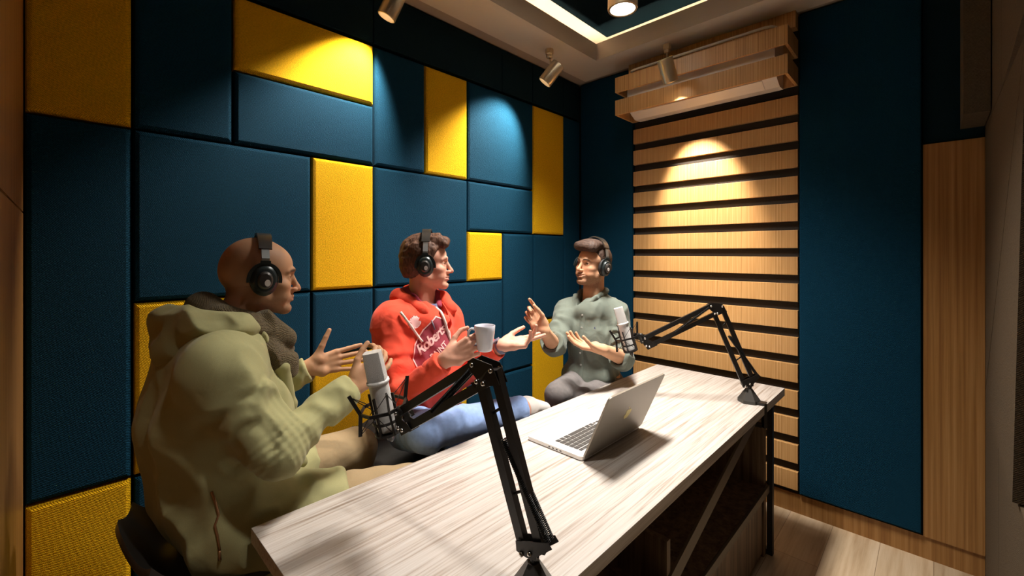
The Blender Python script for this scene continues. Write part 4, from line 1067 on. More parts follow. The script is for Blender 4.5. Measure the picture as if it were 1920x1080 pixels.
# parka: trunk, skirt over the thighs, sleeves with ribbed elbows
cu1r, cu1l = E1r.lerp(W1r, .93), E1l.lerp(W1l, .93)
pk = [ell((-1.465, .350, .725), (.200, .155, .135), .04),
      cap((-1.465, .312, .80), (-1.467, .300, .98), .152, .156, .05, flat=((1, 0, 0), .80)), cap((-1.467, .300, .98), (-1.47, .312, 1.12), .156, .134, .05, flat=((1, 0, 0), .80)),
      ell((-1.468, .38, .92), (.14, .11, .20), .05),
      cap(S1r+Vector((0, 0, -.005)), S1l+Vector((0, 0, -.005)), .078, .078, .06), cap(S1r, Vector((-1.42, .32, 1.195)), .060, .055, .04), cap(S1l, Vector((-1.52, .32, 1.195)), .060, .055, .04),
      cap(hipr+Vector((.02, 0, -.01)), hipr.lerp(kn1r, .50)+Vector((.015, 0, -.005)), .122, .104, .05), cap(hipl, hipl.lerp(kn1l, .45), .115, .10, .05),
      cap((-1.33, .40, .63), (-1.29, .54, .62), .075, .06, .05),
      plane(hipr.lerp(kn1r, .60), (.25, .95, .12), .03)]
sl1r = [cap(S1r, E1r, .080, .071, .035), cap(E1r, cu1r, .067, .038, .02)]
sl1l = [cap(S1l, E1l, .076, .066, .035), cap(E1l, cu1l, .060, .038, .02)]
d1r = (W1r-E1r).normalized(); d1l = (W1l-E1l).normalized()
cut = [plane(cu1r, d1r, .002), plane(cu1l, d1l, .002)]
def cutlocal(c_, d_, rad=.12):
    """opens a sleeve end only near the cuff"""
    c_, d_ = V3(c_), V3(d_)
    return Prim(lambda P: np.maximum(-(P-c_)@d_, np.sqrt(((P-c_)**2).sum(1))-rad), c_, rad, .001, '-')
parka = pk+sl1r+sl1l+[Prim(lambda P: np.maximum(-((P-V3(cu1r))@V3(d1r)), np.sqrt(((P-V3(cu1r))**2).sum(1))-.09), cu1r, .09, .003, '-'),
                      Prim(lambda P: np.maximum(-((P-V3(cu1l))@V3(d1l)), np.sqrt(((P-V3(cu1l))**2).sum(1))-.09), cu1l, .09, .003, '-'),
                      # hollow the cuffs round the wrists
                      cap(E1r.lerp(W1r, .80), W1r, .029, .031, .003, '-'), cap(E1l.lerp(W1l, .80), W1l, .029, .031, .003, '-'),
                      cap(neck1+Vector((0, .005, .06)), neck1+Vector((0, .02, .02)), .066, .05, .01, '-')]
def dpk(P):
    d = -.0085*ridged(P, (6.5, 6.5, 3.0), .9)-.0058*ridged(P+3, (14, 14, 6), 1.0)
    d += rings(P, S1r, E1r, .25, 1.1, .0075, 58, 1.3)+rings(P, S1r, E1r, .75, 1.2, .0022, 340, .15)+rings(P, E1r, W1r, -.15, .30, .0022, 340, .15)+rings(P, E1r, W1r, .25, .92, .0050, 62, 1.4)
    d += rings(P, S1l, E1l, .3, 1.1, .006, 60, 1)+rings(P, E1l, W1l, .2, .95, .0045, 75, 1)
    # diagonal pull folds from armpit to hip
    q = P-V3((-1.30, .30, .98)); d += -.007*np.exp(-((q[:, 0]/.12)**2))*np.clip((1.02-P[:, 2])/.1, 0, 1)*np.clip((P[:, 2]-.70)/.1, 0, 1)*np.sin(P[:, 1]*48+P[:, 2]*26+noise(P, (7, 7, 7))*2.2)
    return d
flesh('parka', parka, M['parka'], man1, h=.005, disp=dpk)
# front flap edge, hood lying on the shoulders, cuffs
flap = chain([(-1.405, .385, 1.20), (-1.385, .445, 1.10), (-1.400, .475, .98), (-1.405, .485, .86), (-1.38, .50, .80)], [.020, .018, .016, .016, .016], .01, flat=((.3, .95, 0), .75))
flesh('front_flap', flap, M['parka'], man1, h=.004, disp=lambda P: -.002*ridged(P, (14, 14, 14), .6))
hood = [ell((-1.475, .255, 1.205), (.128, .070, .048), .03, R=Matrix.Rotation(-.35, 3, 'X')), cap((-1.53, .220, 1.19), (-1.43, .196, 1.180), .034, .036, .035), cap((-1.39, .32, 1.22), (-1.42, .215, 1.195), .026, .030, .03),
        *chain([(-1.385, .40, 1.185), (-1.355, .325, 1.225), (-1.375, .25, 1.250), (-1.47, .205, 1.262), (-1.565, .25, 1.250), (-1.585, .325, 1.225), (-1.555, .40, 1.185)], [.024, .034, .036, .034, .036, .034, .024], .03),
        ell((-1.47, .285, 1.290), (.085, .070, .05), .02, '-')]
flesh('hood', hood, M['parka'], man1, h=.0045, disp=lambda P: -.011*ridged(P, (8, 11, 11), 1.0)-.004*ridged(P+5, (20, 20, 20), .6))
for c_, d_, r_ in ((cu1r, d1r, .040), (cu1l, d1l, .040)):
    ring_ = [cap(c_-d_*.045, c_+d_*.003, .0440, .0405, .004), Prim(lambda P, c_=c_, d_=d_: (P-V3(c_))@V3(d_)-.004, c_, 1e9, .002, '&'), cap(c_-d_*.06, c_+d_*.02, .034, .034, .002, '-')]
    flesh('cuff', ring_, M['parka'], man1, h=.003)
sc = [*chain([(-1.405, .300, 1.262), (-1.385, .365, 1.232), (-1.415, .440, 1.185), (-1.47, .470, 1.165), (-1.53, .440, 1.190), (-1.555, .365, 1.235), (-1.53, .300, 1.270), (-1.47, .270, 1.285), (-1.405, .300, 1.262)], [.036, .036, .034, .034, .034, .034, .034, .036, .036], .012),
      *chain([(-1.40, .325, 1.215), (-1.385, .405, 1.155), (-1.42, .470, 1.095), (-1.47, .482, 1.075), (-1.53, .455, 1.12)], [.030, .036, .038, .036, .03], .012),
      *chain([(-1.40, .405, 1.245), (-1.43, .470, 1.170), (-1.48, .485, 1.13)], [.024, .030, .028], .012)]
flesh('scarf', sc, M['scarf'], man1, h=.004, disp=lambda P: -.0065*ridged(P, (12, 12, 15), 1.1))
# pocket zip on the skirt of the parka
def on_surface(o, p, d, off=.002):
    """drop a point onto a mesh along direction d"""
    me = o.data; 
    if 'bvh' not in _cache or _cache['bvh'][0] != o.name:
        vv = [v.co+o.parent.location for v in me.vertices]; _cache['bvh'] = (o.name, BVHTree.FromPolygons(vv, [tuple(p_.vertices) for p_ in me.polygons]))
    hit = _cache['bvh'][1].ray_cast(Vector(p), Vector(d).normalized())
    return hit[0]-Vector(d).normalized()*off if hit[0] is not None else None
_cache = {}
parka_o = [o for o in man1.children if o.name.startswith('parka')][0]
zp = [at(x_, y_, d=.8) for x_, y_ in ((397, 922), (405, 945), (410, 965), (403, 985), (408, 1005), (412, 1032))]
pts = []
for p_ in zp:
    h_ = on_surface(parka_o, Vector((0, 0, EYE)), p_-Vector((0, 0, EYE)), .001)
    if h_: pts.append(h_-O1)
bm = bmesh.new(); tube(bm, pts, .0032, 6); link('pocket_zip', bm, M['zip'], man1, True)
bm = bmesh.new(); tube(bm, [pts[-1], pts[-1]+Vector((0.002, .0, -.022))], [.0025, .004], 6); link('zip_pull', bm, M['zip'], man1, True)
hps1 = headphones(H1@Matrix.Scale(1/.985, 4), 'black headphones worn by the bald man in the parka', tilt=.02)
chair(-1.455, .345, 0, .600, 'black moulded chair under the man in the parka, at the bottom left edge', wd=.45, dp=.44)
# ------------------------------------------------------------------ 2: man in the red hooded sweatshirt
O2 = Vector((-1.62, 1.08, 0))
man2 = tag(empty('person', O2), 'brown haired person in a red printed hooded sweatshirt and blue jeans, holding a mug', 'person')
H2 = heading((-1.618, 1.128, 1.392), (.64, .77, .02))@Matrix.Scale(.985, 4)
S2r, E2r, W2r = Vector((-1.600, .940, 1.150)), Vector((-1.487, .885, .862)), at(839, 672, d=1.585)
S2l, E2l, W2l = Vector((-1.620, 1.232, 1.130)), Vector((-1.480, 1.215, .915)), at(944, 647, d=1.78)
h2r, k2r, a2r = Vector((-1.62, 1.025, .690)), Vector((-1.330, .925, .785)), Vector((-1.252, 1.355, .778))
h2l, k2l, a2l = Vector((-1.63, 1.17, .675)), Vector((-1.285, 1.235, .650)), Vector((-1.24, 1.25, .13))
neck2 = Vector((-1.632, 1.105, 1.215))
hr2 = hand_prims(W2r, (.62, .60, .42), (-.62, .70, -.20), 1, [(.70, 1.15, .7), (.75, 1.25, .8), (.80, 1.30, .8), (.85, 1.30, .8)], spread=(.06, .0, -.05, -.10), thumb=((1.0, .35), (.55, .35), (-.05, .25)))
hl2 = hand_prims(W2l, (.38, .92, .06), (.25, -.22, .94), -1, [(.02, .10, .08), (.05, .12, .08), (.75, .45, .25), (1.0, .45, .3)], spread=(.04, -.02, -.08, -.16), thumb=((.55, .35), (.30, .25), (.2, .2)))
body2 = [ell((-1.60, 1.085, .715), (.12, .155, .11), .03), cap((-1.61, 1.085, .75), (-1.63, 1.09, .95), .105, .11, .04, flat=((.95, .1, 0), .82)), cap((-1.63, 1.09, .95), (-1.635, 1.10, 1.10), .112, .10, .04, flat=((.95, .1, 0), .82)),
         cap(S2r, S2l, .052, .052, .05), cap(neck2-Vector((0, 0, .05)), H2@Vector((0, -.022, -.055)), .061, .055, .025)] + moved(head_prims(smile=.6, jaw=.97, nose=1.3, open_=.5), H2) \
    + [cap(S2r, E2r, .050, .040, .02), cap(E2r, W2r, .040, .0265, .01), cap(S2l, E2l, .050, .040, .02), cap(E2l, W2l, .040, .0265, .01)]+hr2+hl2+leg(h2r, k2r, a2r)+leg(h2l, k2l, a2l) \
    + foot(a2r, a2r+Vector((.0, .125, -.045)))+foot(a2l, a2l+Vector((.07, .0, -.085)))
fx = ((-1.74, -1.49, .0030), (-1.36, -1.19, .0026)); fy = ((.90, 1.45, .0028),); fz = ((1.00, 1.14, .0026), (1.20, 1.53, .0030))
skin2 = (.66, .35, .25)
flesh('body', body2, M['skin'], man2, h=.0065, fine=(fx, fy, fz), colour=head_colour(H2, skin2, (.50, .19, .16), (.16, .08, .045), brow=.5, stub=.10))
eyes(H2, man2, look=(-.1, 0))
def hair_prims(Hm, kind):
    if kind == 'tousled':
        P = [ell((0, -.020, .045), (.085, .100, .088), 0), ell((0, -.062, -.005), (.074, .060, .075), .02), cap((-.02, .060, .100), (.03, .088, .088), .026, .022, .02), ell((0, .045, .098), (.062, .060, .032), .02),
             sym(ell((.064, .02, .035), (.020, .040, .040), .015)),
             Prim(lambda Q: (np.stack([Q[:, 0]*0, Q[:, 1]-.060+np.clip(.080-Q[:, 2], 0, .12)*.55, Q[:, 2]*0], 1)).sum(1), (0, .06, 0), 1e9, .008, '&'),
             Prim(lambda Q: -(Q[:, 2]+.062+np.clip(Q[:, 1]+.02, 0, .1)*-1.2), (0, 0, 0), 1e9, .008, '&')]
        # front quiff is added after the forehead cut
        P += [cap((-.035, .062, .085), (.040, .080, .082), .024, .018, .015), ell((.0, .060, .098), (.055, .040, .022), .015)]
        return P
    P = [ell((0, -.022, .042), (.081, .094, .082), 0), ell((0, -.055, -.010), (.070, .055, .068), .02),
         Prim(lambda Q: Q[:, 1]-.050+np.clip(.075-Q[:, 2], 0, .12)*.62, (0, .05, 0), 1e9, .006, '&'),
         Prim(lambda Q: -(Q[:, 2]+.055+np.clip(Q[:, 1]+.02, 0, .1)*-1.3), (0, 0, 0), 1e9, .006, '&')]
    P += [cap((-.050, .060, .090), (.048, .064, .092), .026, .026, .014), cap((-.046, .084, .088), (.034, .094, .092), .022, .026, .014), ell((0, .02, .112), (.068, .075, .030), .02)]
    return P
def hair(Hm, kind, m, parent, amp=.004):
    P = moved(hair_prims(Hm, kind), Hm); Mi = np.array(Hm.inverted(), F32)
    # planes given in head space keep an unlimited reach
    for p in P:
        if p.r > 1e6: p.r = 1e9
    def dsp(Q):
        q = Q@Mi[:3, :3].T+Mi[:3, 3]
        if kind == 'tousled': return -amp*(1-2*np.abs(noise(np.stack([q[:, 0]*60, q[:, 1]*26+q[:, 2]*14, q[:, 2]*20-q[:, 1]*16], 1)+noise(q, (14, 14, 14))[:, None])))-amp*.5*noise(q, (150, 60, 60))
        return -amp*.8*(1-2*np.abs(noise(np.stack([q[:, 0]*18+q[:, 2]*30, q[:, 1]*90, q[:, 2]*30], 1)+noise(q, (14, 14, 14))[:, None])))-amp*.4*noise(q, (60, 180, 60))
    return flesh('hair', P, m, parent, h=.0026, disp=dsp, rlx=1, bounds=(np.array(Hm.translation)-.15, np.array(Hm.translation)+.16))
hair(H2, 'tousled', M['hairbrown'], man2)
bm = bmesh.new(); bmesh.ops.create_uvsphere(bm, u_segments=16, v_segments=8, radius=1); bmesh.ops.transform(bm, matrix=Matrix.Translation(-O2)@H2@Matrix.Translation((0, .0752, -.0712))@Matrix.Diagonal((.022, .0135, .0050, 1)), verts=bm.verts); link('teeth', bm, M['teeth'], man2, True)
# jeans
jn = [ell((-1.60, 1.095, .705), (.125, .145, .112), .03), cap(h2r, k2r, .086, .076, .03), cap(k2r, a2r, .074, .050, .014), cap(h2l, k2l, .095, .070, .03), cap(k2l, a2l+Vector((0, 0, .03)), .066, .055, .015),
      Prim(lambda P: np.maximum(-((P-V3(a2r))@V3((a2r-k2r).normalized())), np.sqrt(((P-V3(a2r))**2).sum(1))-.09), a2r, .09, .003, '-')]
flesh('jeans', jn, M['jeans'], man2, h=.0055, disp=lambda P: -.0045*ridged(P, (8, 8, 12), .8)+rings(P, k2r, a2r, -.1, .35, .004, 100)+rings(P, k2r, a2r, .6, 1.0, .004, 110)+rings(P, h2r, k2r, .4, 1.0, .004, 80))
flesh('shoe', foot(a2r+Vector((0, .02, .0)), a2r+Vector((-.01, .155, -.045)), s=1.2), M['shoe'], man2, h=.005)
flesh('shoe', foot(a2l, a2l+Vector((.085, .01, -.088)), s=1.2), M['shoe'], man2, h=.006)
# hooded sweatshirt
c2r, c2l = E2r.lerp(W2r, .90), E2l.lerp(W2l, .86); d2r, d2l = (W2r-E2r).normalized(), (W2l-E2l).normalized()
def mouth(c_, d_, rad=.085): return Prim(lambda P: np.maximum(-((P-V3(c_))@V3(d_)), np.sqrt(((P-V3(c_))**2).sum(1))-rad), c_, rad, .003, '-')
hd = [cap((-1.605, 1.090, .735), (-1.625, 1.09, .95), .138, .146, .05, flat=((.95, .1, 0), .80)), cap((-1.625, 1.09, .95), (-1.63, 1.10, 1.115), .152, .128, .05, flat=((.95, .1, 0), .82)),
      ell((-1.575, 1.09, .90), (.10, .13, .15), .05), cap((-1.575, 1.05, .735), (-1.565, 1.14, .735), .105, .105, .04),
      cap(S2r, S2l, .068, .060, .06), cap(S2r, (-1.63, 1.03, 1.195), .055, .05, .04), cap(S2l, (-1.635, 1.17, 1.19), .052, .05, .04),
      cap(S2r, E2r, .074, .064, .035), cap(E2r, c2r, .057, .038, .02), cap(S2l, E2l, .070, .060, .035), cap(E2l, c2l, .056, .040, .02),
      plane((-1.6, 1.08, .675), (-.1, 0, -1), .008), mouth(c2r, d2r), mouth(c2l, d2l), cap(E2r.lerp(W2r, .78), W2r, .029, .031, .003, '-'), cap(E2l.lerp(W2l, .72), W2l, .029, .031, .003, '-'),
      # open neck: a V down the chest
      cap(neck2+Vector((.01, 0, .06)), neck2+Vector((.135, .032, -.088)), .070, .030, .006, '-')]
def dhd(P):
    d = -.0065*ridged(P, (9, 9, 3.5), .9)-.003*ridged(P+3, (20, 20, 9), .8)
    d += rings(P, S2r, E2r, .35, 1.15, .0065, 70, 1.1)+rings(P, E2r, W2r, .0, .85, .005, 85, 1.1)+rings(P, S2l, E2l, .3, 1.1, .005, 70)+rings(P, E2l, W2l, .1, .8, .004, 90)
    d += -.005*np.clip((.86-P[:, 2])/.1, 0, 1)*np.sin(P[:, 2]*70+P[:, 1]*22+noise(P, (8, 8, 8))*2.5)
    return d
hoodie_o = flesh('sweatshirt', hd, M['hoodie'], man2, h=.0045, disp=dhd)
for c_, d_ in ((c2r, d2r), (c2l, d2l)):
    flesh('cuff', [cap(c_-d_*.05, c_+d_*.004, .0455, .0400, .004), Prim(lambda P, c_=c_, d_=d_: (P-V3(c_))@V3(d_)-.005, c_, 1e9, .002, '&'), cap(c_-d_*.07, c_+d_*.03, .033, .033, .002, '-')], M['hoodie'], man2, h=.003)
tee = [cap(neck2+Vector((0, 0, -.10)), neck2+Vector((.005, .0, -.020)), .092, .070, .02), cap(neck2+Vector((.03, .01, -.10)), neck2+Vector((.030, .01, -.045)), .080, .060, .02), cap(neck2+Vector((.01, 0, .07)), neck2+Vector((.022, .008, -.022)), .062, .052, .004, '-')]
flesh('tee_shirt', tee, M['tee'], man2, h=.004)
n2 = neck2
hood2 = [*chain([n2+Vector(v_) for v_ in ((.118, .018, -.088), (.098, -.060, -.022), (.030, -.088, .018), (-.045, -.080, .028), (-.085, .0, .032), (-.045, .080, .028), (.030, .090, .014), (.096, .088, -.022), (.118, .034, -.088))], [.010, .022, .030, .036, .042, .036, .030, .022, .012], .02),
         ell(n2+Vector((-.105, .0, -.030)), (.055, .105, .075), .03), ell(n2+Vector((-.02, .0, .055)), (.075, .072, .055), .014, '-')]
flesh('hood', hood2, M['hoodie'], man2, h=.004, disp=lambda P: -.005*ridged(P, (10, 10, 12), .9))
lin = [*chain([n2+Vector(v_) for v_ in ((.075, -.030, -.012), (.030, -.066, .028), (-.030, -.064, .048), (-.062, .0, .055), (-.030, .066, .048), (.030, .070, .026), (.072, .045, -.010))], [.010, .018, .022, .024, .022, .018, .010], .012)]
flesh('hood_lining', lin, M['hoodlining'], man2, h=.0035, disp=lambda P: -.003*ridged(P, (16, 16, 16), .8))

# --- print, cords and zip are laid on the chest
vv = [v.co+man2.location for v in hoodie_o.data.vertices]; chest = BVHTree.FromPolygons(vv, [tuple(p_.vertices) for p_ in hoodie_o.data.polygons])
CD = Vector((-.93, .36, .02)).normalized()     # direction looking at the chest
CX = CD.cross(Vector((0, 0, 1))).normalized(); CX = (CX*math.cos(.10)+Vector((0, 0, 1))*math.sin(.10)).normalized(); CY = CX.cross(CD).normalized()
CC = Vector((-1.50, 1.052, 1.064))
def lay(x_, y_, off):
    p = CC+CX*x_+CY*y_-CD*.075
    h_ = chest.ray_cast(p, CD, .3)
    return (h_[0] if h_[0] is not None else CC+CX*x_+CY*y_)-CD*off
def laid_mesh(name, bm, m, off, parent):
    bmesh.ops.triangulate(bm, faces=bm.faces)
    for _ in range(4):
        long_ = [e for e in bm.edges if e.calc_length() > .008]
        if long_: bmesh.ops.subdivide_edges(bm, edges=long_, cuts=1); bmesh.ops.triangulate(bm, faces=[f for f in bm.faces if len(f.verts) > 3])
    for v in bm.verts: v.co = lay(v.co.x, v.co.y, off)-parent.location
    return link(name, bm, m, parent, True)
def flat_poly(polys):
    bm = bmesh.new()
    for po in polys: bm.faces.new([bm.verts.new((x_, y_, 0)) for x_, y_ in po])
    return bm
def strip(pts, w_):
    out = []
    for (x0, y0), (x1, y1) in zip(pts, pts[1:]):
        L = math.hypot(x1-x0, y1-y0)+1e-9; nx, ny = -(y1-y0)/L*w_/2, (x1-x0)/L*w_/2; ex, ey = (x1-x0)/L*w_*.3, (y1-y0)/L*w_*.3
        out.append([(x0-ex+nx, y0-ey+ny), (x0-ex-nx, y0-ey-ny), (x1+ex-nx, y1+ey-ny), (x1+ex+nx, y1+ey+ny)])
    return out
shield = [(-.075, -.045), (-.060, .010), (-.020, .060), (.040, .105), (.078, .085), (.098, .020), (.085, -.040), (.010, -.095), (-.050, -.120)]
bm = bmesh.new()
gx = [(x_/40*.24-.12, y_/40*.24-.12) for x_ in range(41) for y_ in range(41)]
bm = flat_poly([shield]); laid_mesh('chest_print', bm, M['print'], .0022, man2)
ol = shield+[shield[0]]
laid_mesh('print_border', flat_poly(strip(ol, .0045)), M['printpale'], .0034, man2)
def text_mesh(body, size, shear=0., off=.0, space=1.0):
    cu = bpy.data.curves.new('lettering', 'FONT'); cu.body = body; cu.size = size; cu.shear = shear; cu.offset = off; cu.space_character = space; cu.align_x = 'CENTER'; cu.resolution_u = 3
    ob = bpy.data.objects.new('lettering', cu); C.objects.link(ob); dg = bpy.context.evaluated_depsgraph_get(); me = bpy.data.meshes.new_from_object(ob.evaluated_get(dg)); bpy.data.objects.remove(ob); return me
for body, size, sh, of, pos, sp_ in (('Roberts', .052, .35, .0014, (.014, .004), .86), ('PAINT', .029, .0, .0008, (.034, -.034), 1.05)):
    me = text_mesh(body, size, sh, of, sp_); bm = bmesh.new(); bm.from_mesh(me)
    ca, sa = math.cos(.55), math.sin(.55)
    for v in bm.verts: x_, y_ = v.co.x, v.co.y; v.co.x, v.co.y = pos[0]+x_*ca-y_*sa, pos[1]+x_*sa+y_*ca
    laid_mesh('chest_lettering', bm, M['printpale'], .0036, man2)
star = [(-.050+(.026 if i % 2 == 0 else .015)*math.cos(PI*i/11), .098+(.026 if i % 2 == 0 else .015)*math.sin(PI*i/11)) for i in range(22)]
laid_mesh('print_sunburst', flat_poly([star]), M['printpale'], .0075, man2)
for x0, x1, ln_ in ((-.105, -.030, .135), (.060, .092, .160)):
    bm = bmesh.new(); pts = [lay(x0+(x1-x0)*t, .150-ln_*t, .006+.012*(1-t)**2)-O2 for t in [i/10 for i in range(11)]]; tube(bm, pts, [.0055]*9+[.0048, .006], 8); link('hood_cord', bm, M['cord'], man2, True)
bm = bmesh.new(); tube(bm, [lay(.018, .095, .004)-O2, lay(.022, .075, .004)-O2, lay(.026, .055, .006)-O2], [.002, .003, .002], 6); link('zip_pull', bm, M['watch'], man2, True)
headphones(H2@Matrix.Scale(1/.985, 4), 'black headphones worn by the man in the red hooded sweatshirt', tilt=-.02, cuff=.096, lift=.024)
# wristwatch
wt = tag(empty('wristwatch', W2l-d2l*.012), 'slate grey watch strap on the open hand\'s wrist of the man in red', 'watch')
f_ = frame_from(d2l, (0, 0, 1)).to_4x4(); bm = bmesh.new(); lathe(bm, [(.0300, -.009), (.0322, -.009), (.0322, .009), (.0300, .009), (.0300, -.009)], 28, f_); link('strap', bm, M['watch'], wt, True)
bm = bmesh.new(); box(bm, (-.013, -.0, -.014), (.013, .006, .014), .002, f_@Matrix.Rotation(.5, 4, 'Z')@Matrix.Translation((0, .0308, 0))); link('case', bm, M['watch'], wt)
# mug
mc = at(909, 634, d=1.60); mug = tag(empty('coffee_mug', mc-Vector((0, 0, .047))), 'white tapered ceramic mug held up by the man in red', 'mug')
bm = bmesh.new(); lathe(bm, [(0, .002), (.024, .0), (.027, .003), (.0285, .012), (.0365, .070), (.0385, .093), (.0375, .0945), (.0360, .093), (.0340, .070), (.0262, .010), (0, .007)], 48); smooth_by_angle(link('cup', bm, M['ceramic'], mug), 60)
hd_ = Vector((W2r.x-mc.x, W2r.y-mc.y, 0)).normalized(); bm = bmesh.new(); tube(bm, bend([hd_*.034+Vector((0, 0, .080)), hd_*.050+Vector((0, 0, .082)), hd_*.060+Vector((0, 0, .068)), hd_*.058+Vector((0, 0, .046)), hd_*.044+Vector((0, 0, .030)), hd_*.030+Vector((0, 0, .028))]), .0048, 10); link('handle', bm, M['ceramic'], mug, True)
chair(-1.60, 1.075, -PI/2, .585, 'black moulded chair under the man in the red sweatshirt', wd=.48, dp=.46, back=.10)

# ------------------------------------------------------------------ 3: man in the grey shirt
O3 = Vector((-1.375, 2.10, 0))
man3 = tag(empty('person', O3), 'smiling person in a grey green shirt and grey jeans at the far end', 'person')
H3 = heading((-1.362, 2.050, 1.372), (-.17, -.97, .13), up=(.05, 0, 1))@Matrix.Scale(.985, 4)
S3r, E3r, W3r = Vector((-1.490, 1.990, 1.112)), Vector((-1.425, 1.785, .955)), at(1019, 619, d=2.08)
S3l, E3l, W3l = Vector((-1.240, 2.100, 1.102)), Vector((-1.150, 2.010, .895)), at(1129, 655, d=2.12)
h3r, k3r, a3r = Vector((-1.445, 2.08, .700)), Vector((-1.322, 1.690, .742)), Vector((-1.325, 1.73, .13))
h3l, k3l, a3l = Vector((-1.295, 2.12, .690)), Vector((-1.262, 1.800, .690)), Vector((-1.262, 1.84, .13))
neck3 = Vector((-1.370, 2.065, 1.190))
hr3 = hand_prims(W3r, (-.58, -.22, .76), (.45, -.85, .30), 1, [(.45, .55, .3), (.95, .9, .5), (1.1, 1.1, .6), (1.15, 1.1, .6)], spread=(.10, .02, -.04, -.10), thumb=((.35, .55), (.0, .55), (-.1, .3)))
hl3 = hand_prims(W3l, (-.80, -.50, .16), (.10, -.10, .98), -1, [(.30, .30, .2), (.30, .35, .25), (.35, .35, .25), (.40, .35, .25)], spread=(.08, .0, -.06, -.16), thumb=((.8, .6), (.4, .9), (.1, .9)))
body3 = [ell((-1.375, 2.10, .715), (.155, .12, .11), .03), cap((-1.375, 2.10, .75), (-1.372, 2.090, .95), .092, .095, .04, flat=((-.3, .9, 0), .82)), cap((-1.372, 2.090, .95), (-1.37, 2.075, 1.08), .098, .088, .04, flat=((-.3, .9, 0), .82)),
         cap(S3r, S3l, .042, .042, .04), cap(neck3-Vector((0, 0, .05)), H3@Vector((0, -.022, -.055)), .060, .055, .025)] + moved(head_prims(smile=1.0, jaw=1.04, nose=1.0, open_=1.2), H3) \
    + [cap(S3r, E3r, .048, .040, .02), cap(E3r, W3r, .041, .0265, .01), cap(S3l, E3l, .048, .040, .02), cap(E3l, W3l, .041, .0265, .01)]+hr3+hl3+leg(h3r, k3r, a3r)+leg(h3l, k3l, a3l) \
    + foot(a3r, a3r+Vector((.0, -.13, -.085)))+foot(a3l, a3l+Vector((.0, -.10, -.085)))
fx = ((-1.55, -1.12, .0030),); fy = ((1.48, 1.86, .0030), (1.93, 2.18, .0030)); fz = ((.92, 1.20, .0030), (1.22, 1.50, .0028))
skin3 = (.60, .33, .195)
flesh('body', body3, M['skin'], man3, h=.007, fine=(fx, fy, fz), colour=head_colour(H3, skin3, (.50, .21, .16), (.045, .022, .012), brow=.95, stub=.85))
eyes(H3, man3, look=(-.1, .02))
bm = bmesh.new(); bmesh.ops.create_uvsphere(bm, u_segments=16, v_segments=8, radius=1); bmesh.ops.transform(bm, matrix=Matrix.Translation(-O3)@H3@Matrix.Translation((0, .0762, -.0708))@Matrix.Diagonal((.026, .0145, .0060, 1)), verts=bm.verts); link('teeth', bm, M['teeth'], man3, True)
hair(H3, 'swept', M['hairdark'], man3, .0016)
gj = [ell((-1.375, 2.10, .705), (.150, .125, .112), .03), cap(h3r, k3r, .088, .066, .02), cap(k3r, a3r+Vector((0, 0, .03)), .064, .054, .008), cap(h3l, k3l, .088, .066, .02), cap(k3l, a3l+Vector((0, 0, .03)), .062, .054, .008)]
flesh('jeans', gj, M['greyjeans'], man3, h=.0060, disp=lambda P: -.004*ridged(P, (9, 8, 9), .8)+rings(P, k3r, a3r, .0, .5, .004, 80)+rings(P, h3r, k3r, .5, 1.0, .004, 80)+rings(P, h3l, k3l, .3, 1.0, .004, 80))
for a_ in (a3r, a3l): flesh('shoe', foot(a_, a_+Vector((.0, -.145, -.088)), s=1.2), M['shoedark'], man3, h=.006)
c3r, c3l = E3r.lerp(W3r, .22), E3l.lerp(W3l, .22); d3r, d3l = (W3r-E3r).normalized(), (W3l-E3l).normalized()
tf = (-.3, .9, 0)
shp = [cap((-1.375, 2.10, .73), (-1.372, 2.085, .95), .134, .132, .05, flat=(tf, .84)), cap((-1.372, 2.085, .95), (-1.37, 2.07, 1.095), .134, .112, .05, flat=(tf, .82)), cap(S3r, S3l, .056, .056, .06),
       ell((-1.390, 2.035, .76), (.145, .115, .085), .04), cap(S3r, (-1.41, 2.05, 1.165), .050, .048, .04), cap(S3l, (-1.33, 2.085, 1.165), .050, .048, .04),
       cap(S3r, E3r, .060, .057, .03), cap(E3r, c3r, .056, .052, .02), cap(S3l, E3l, .058, .056, .03), cap(E3l, c3l, .056, .052, .02),
       plane((-1.38, 2.08, .685), (.1, .15, -1), .008), mouth(c3r, d3r, .08), mouth(c3l, d3l, .08), cap(c3r-d3r*.03, c3r+d3r*.05, .044, .046, .003, '-'), cap(c3l-d3l*.03, c3l+d3l*.05, .044, .046, .003, '-'),
       cap(neck3+Vector((0, -.005, .06)), neck3+Vector((-.008, -.035, .0)), .060, .046, .006, '-'), cap(neck3+Vector((-.012, -.06, .02)), neck3+Vector((-.022, -.105, -.045)), .030, .008, .006, '-')]
def dsh(P):
    d = -.0080*ridged(P, (10, 10, 3.2), .9)-.003*ridged(P+3, (24, 24, 9), .8)
    d += rings(P, S3r, E3r, .3, 1.2, .006, 75, 1.1)+rings(P, S3l, E3l, .3, 1.2, .006, 75, 1.1)
    d += -.006*np.clip((.82-P[:, 2])/.08, 0, 1)*np.sin(P[:, 0]*55+P[:, 2]*40+noise(P, (8, 8, 8))*2.5)
    return d
shirt_o = flesh('shirt', shp, M['shirt'], man3, h=.0048, disp=dsh)
for c_, d_ in ((c3r, d3r), (c3l, d3l)):
    flesh('rolled_cuff', [cap(c_-d_*.035, c_+d_*.004, .0620, .0600, .004), Prim(lambda P, c_=c_, d_=d_: (P-V3(c_))@V3(d_)-.005, c_, 1e9, .002, '&'), Prim(lambda P, c_=c_, d_=d_: -((P-V3(c_))@V3(d_))-.038, c_, 1e9, .002, '&'), cap(c_-d_*.08, c_+d_*.03, .048, .048, .003, '-')], M['shirt'], man3, h=.0038, disp=lambda P: -.0018*ridged(P, (20, 20, 20), .6))
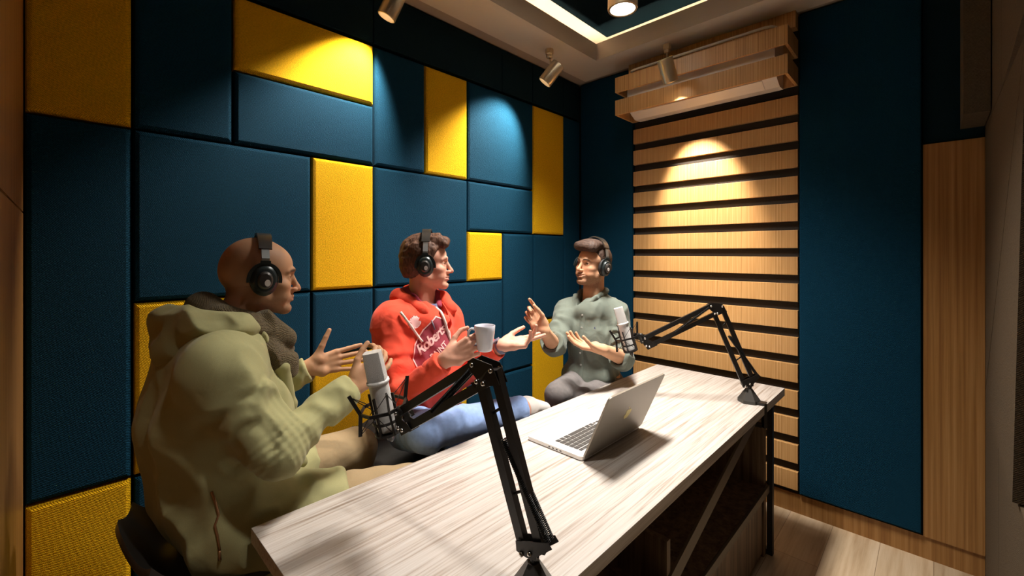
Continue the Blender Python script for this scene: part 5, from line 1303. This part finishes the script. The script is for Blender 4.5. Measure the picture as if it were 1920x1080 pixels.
n3 = neck3
col = [*chain([n3+Vector(v_) for v_ in ((-.050, -.072, -.012), (-.070, -.025, .022), (-.060, .030, .038), (0, .062, .045), (.062, .035, .036), (.068, -.020, .018), (.030, -.078, -.015))], [.010, .014, .016, .018, .016, .014, .010], .008),
       cap(n3+Vector((-.066, -.050, -.004)), n3+Vector((-.058, -.098, -.046)), .017, .009, .01, flat=((-.5, -.7, .5), .5)), cap(n3+Vector((.055, -.050, -.004)), n3+Vector((.024, -.105, -.048)), .017, .009, .01, flat=((.3, -.8, .5), .5)),
       cap(n3+Vector((0, 0, .08)), n3+Vector((0, -.01, -.02)), .054, .054, .003, '-')]
flesh('collar', col, M['shirt'], man3, h=.0032)
vv = [v.co+man3.location for v in shirt_o.data.vertices]; sb = BVHTree.FromPolygons(vv, [tuple(p_.vertices) for p_ in shirt_o.data.polygons])
FD = Vector((-.30, .95, .0)).normalized()
def onshirt(t, off, dx=0):
    p = Vector((-1.392, 2.07, 1.120)).lerp(Vector((-1.400, 2.07, .72)), t)-FD*.35+FD.cross(Vector((0, 0, 1)))*dx
    h_ = sb.ray_cast(p, FD, .6); return (h_[0] if h_[0] is not None else p+FD*.2)-FD*off
bm = bmesh.new(); rws = []
for i in range(25):
    t = .02+.94*i/24; rws.append([bm.verts.new(onshirt(t, o_, dx)-O3) for dx, o_ in ((-.015, .0005), (-.014, .0025), (.014, .0025), (.015, .0005))])
for a, b in zip(rws, rws[1:]):
    for k_ in range(3): bm.faces.new((a[k_], a[k_+1], b[k_+1], b[k_]))
link('button_placket', bm, M['shirt'], man3, True)
for i in range(6):
    p = onshirt(.04+.165*i, .003)-O3; bm = bmesh.new(); lathe(bm, [(0, .0015), (.0045, .0015), (.0052, .0005), (.0052, -.001), (0, -.001)], 14, Matrix.Translation(p)@frame_from(-FD).to_4x4()); link('button', bm, M['button'], man3)
bm = bmesh.new(); p = onshirt(.20, .0015, .070)-O3
lathe(bm, [(0, .0008), (.006, .0008), (.006, 0), (0, 0)], 8, Matrix.Translation(p)@frame_from(-FD).to_4x4()@Matrix.Diagonal((.6, 1.2, 1, 1))); link('chest_emblem', bm, M['tee'], man3)
headphones(H3@Matrix.Scale(1/.985, 4), 'black headphones worn by the smiling man in the grey shirt', tilt=.03, cuff=.095, lift=.030)
chair(-1.375, 2.11, PI-.3, .590, 'black moulded chair under the man in the grey shirt, behind the desk end', wd=.44, dp=.42, back=.06)
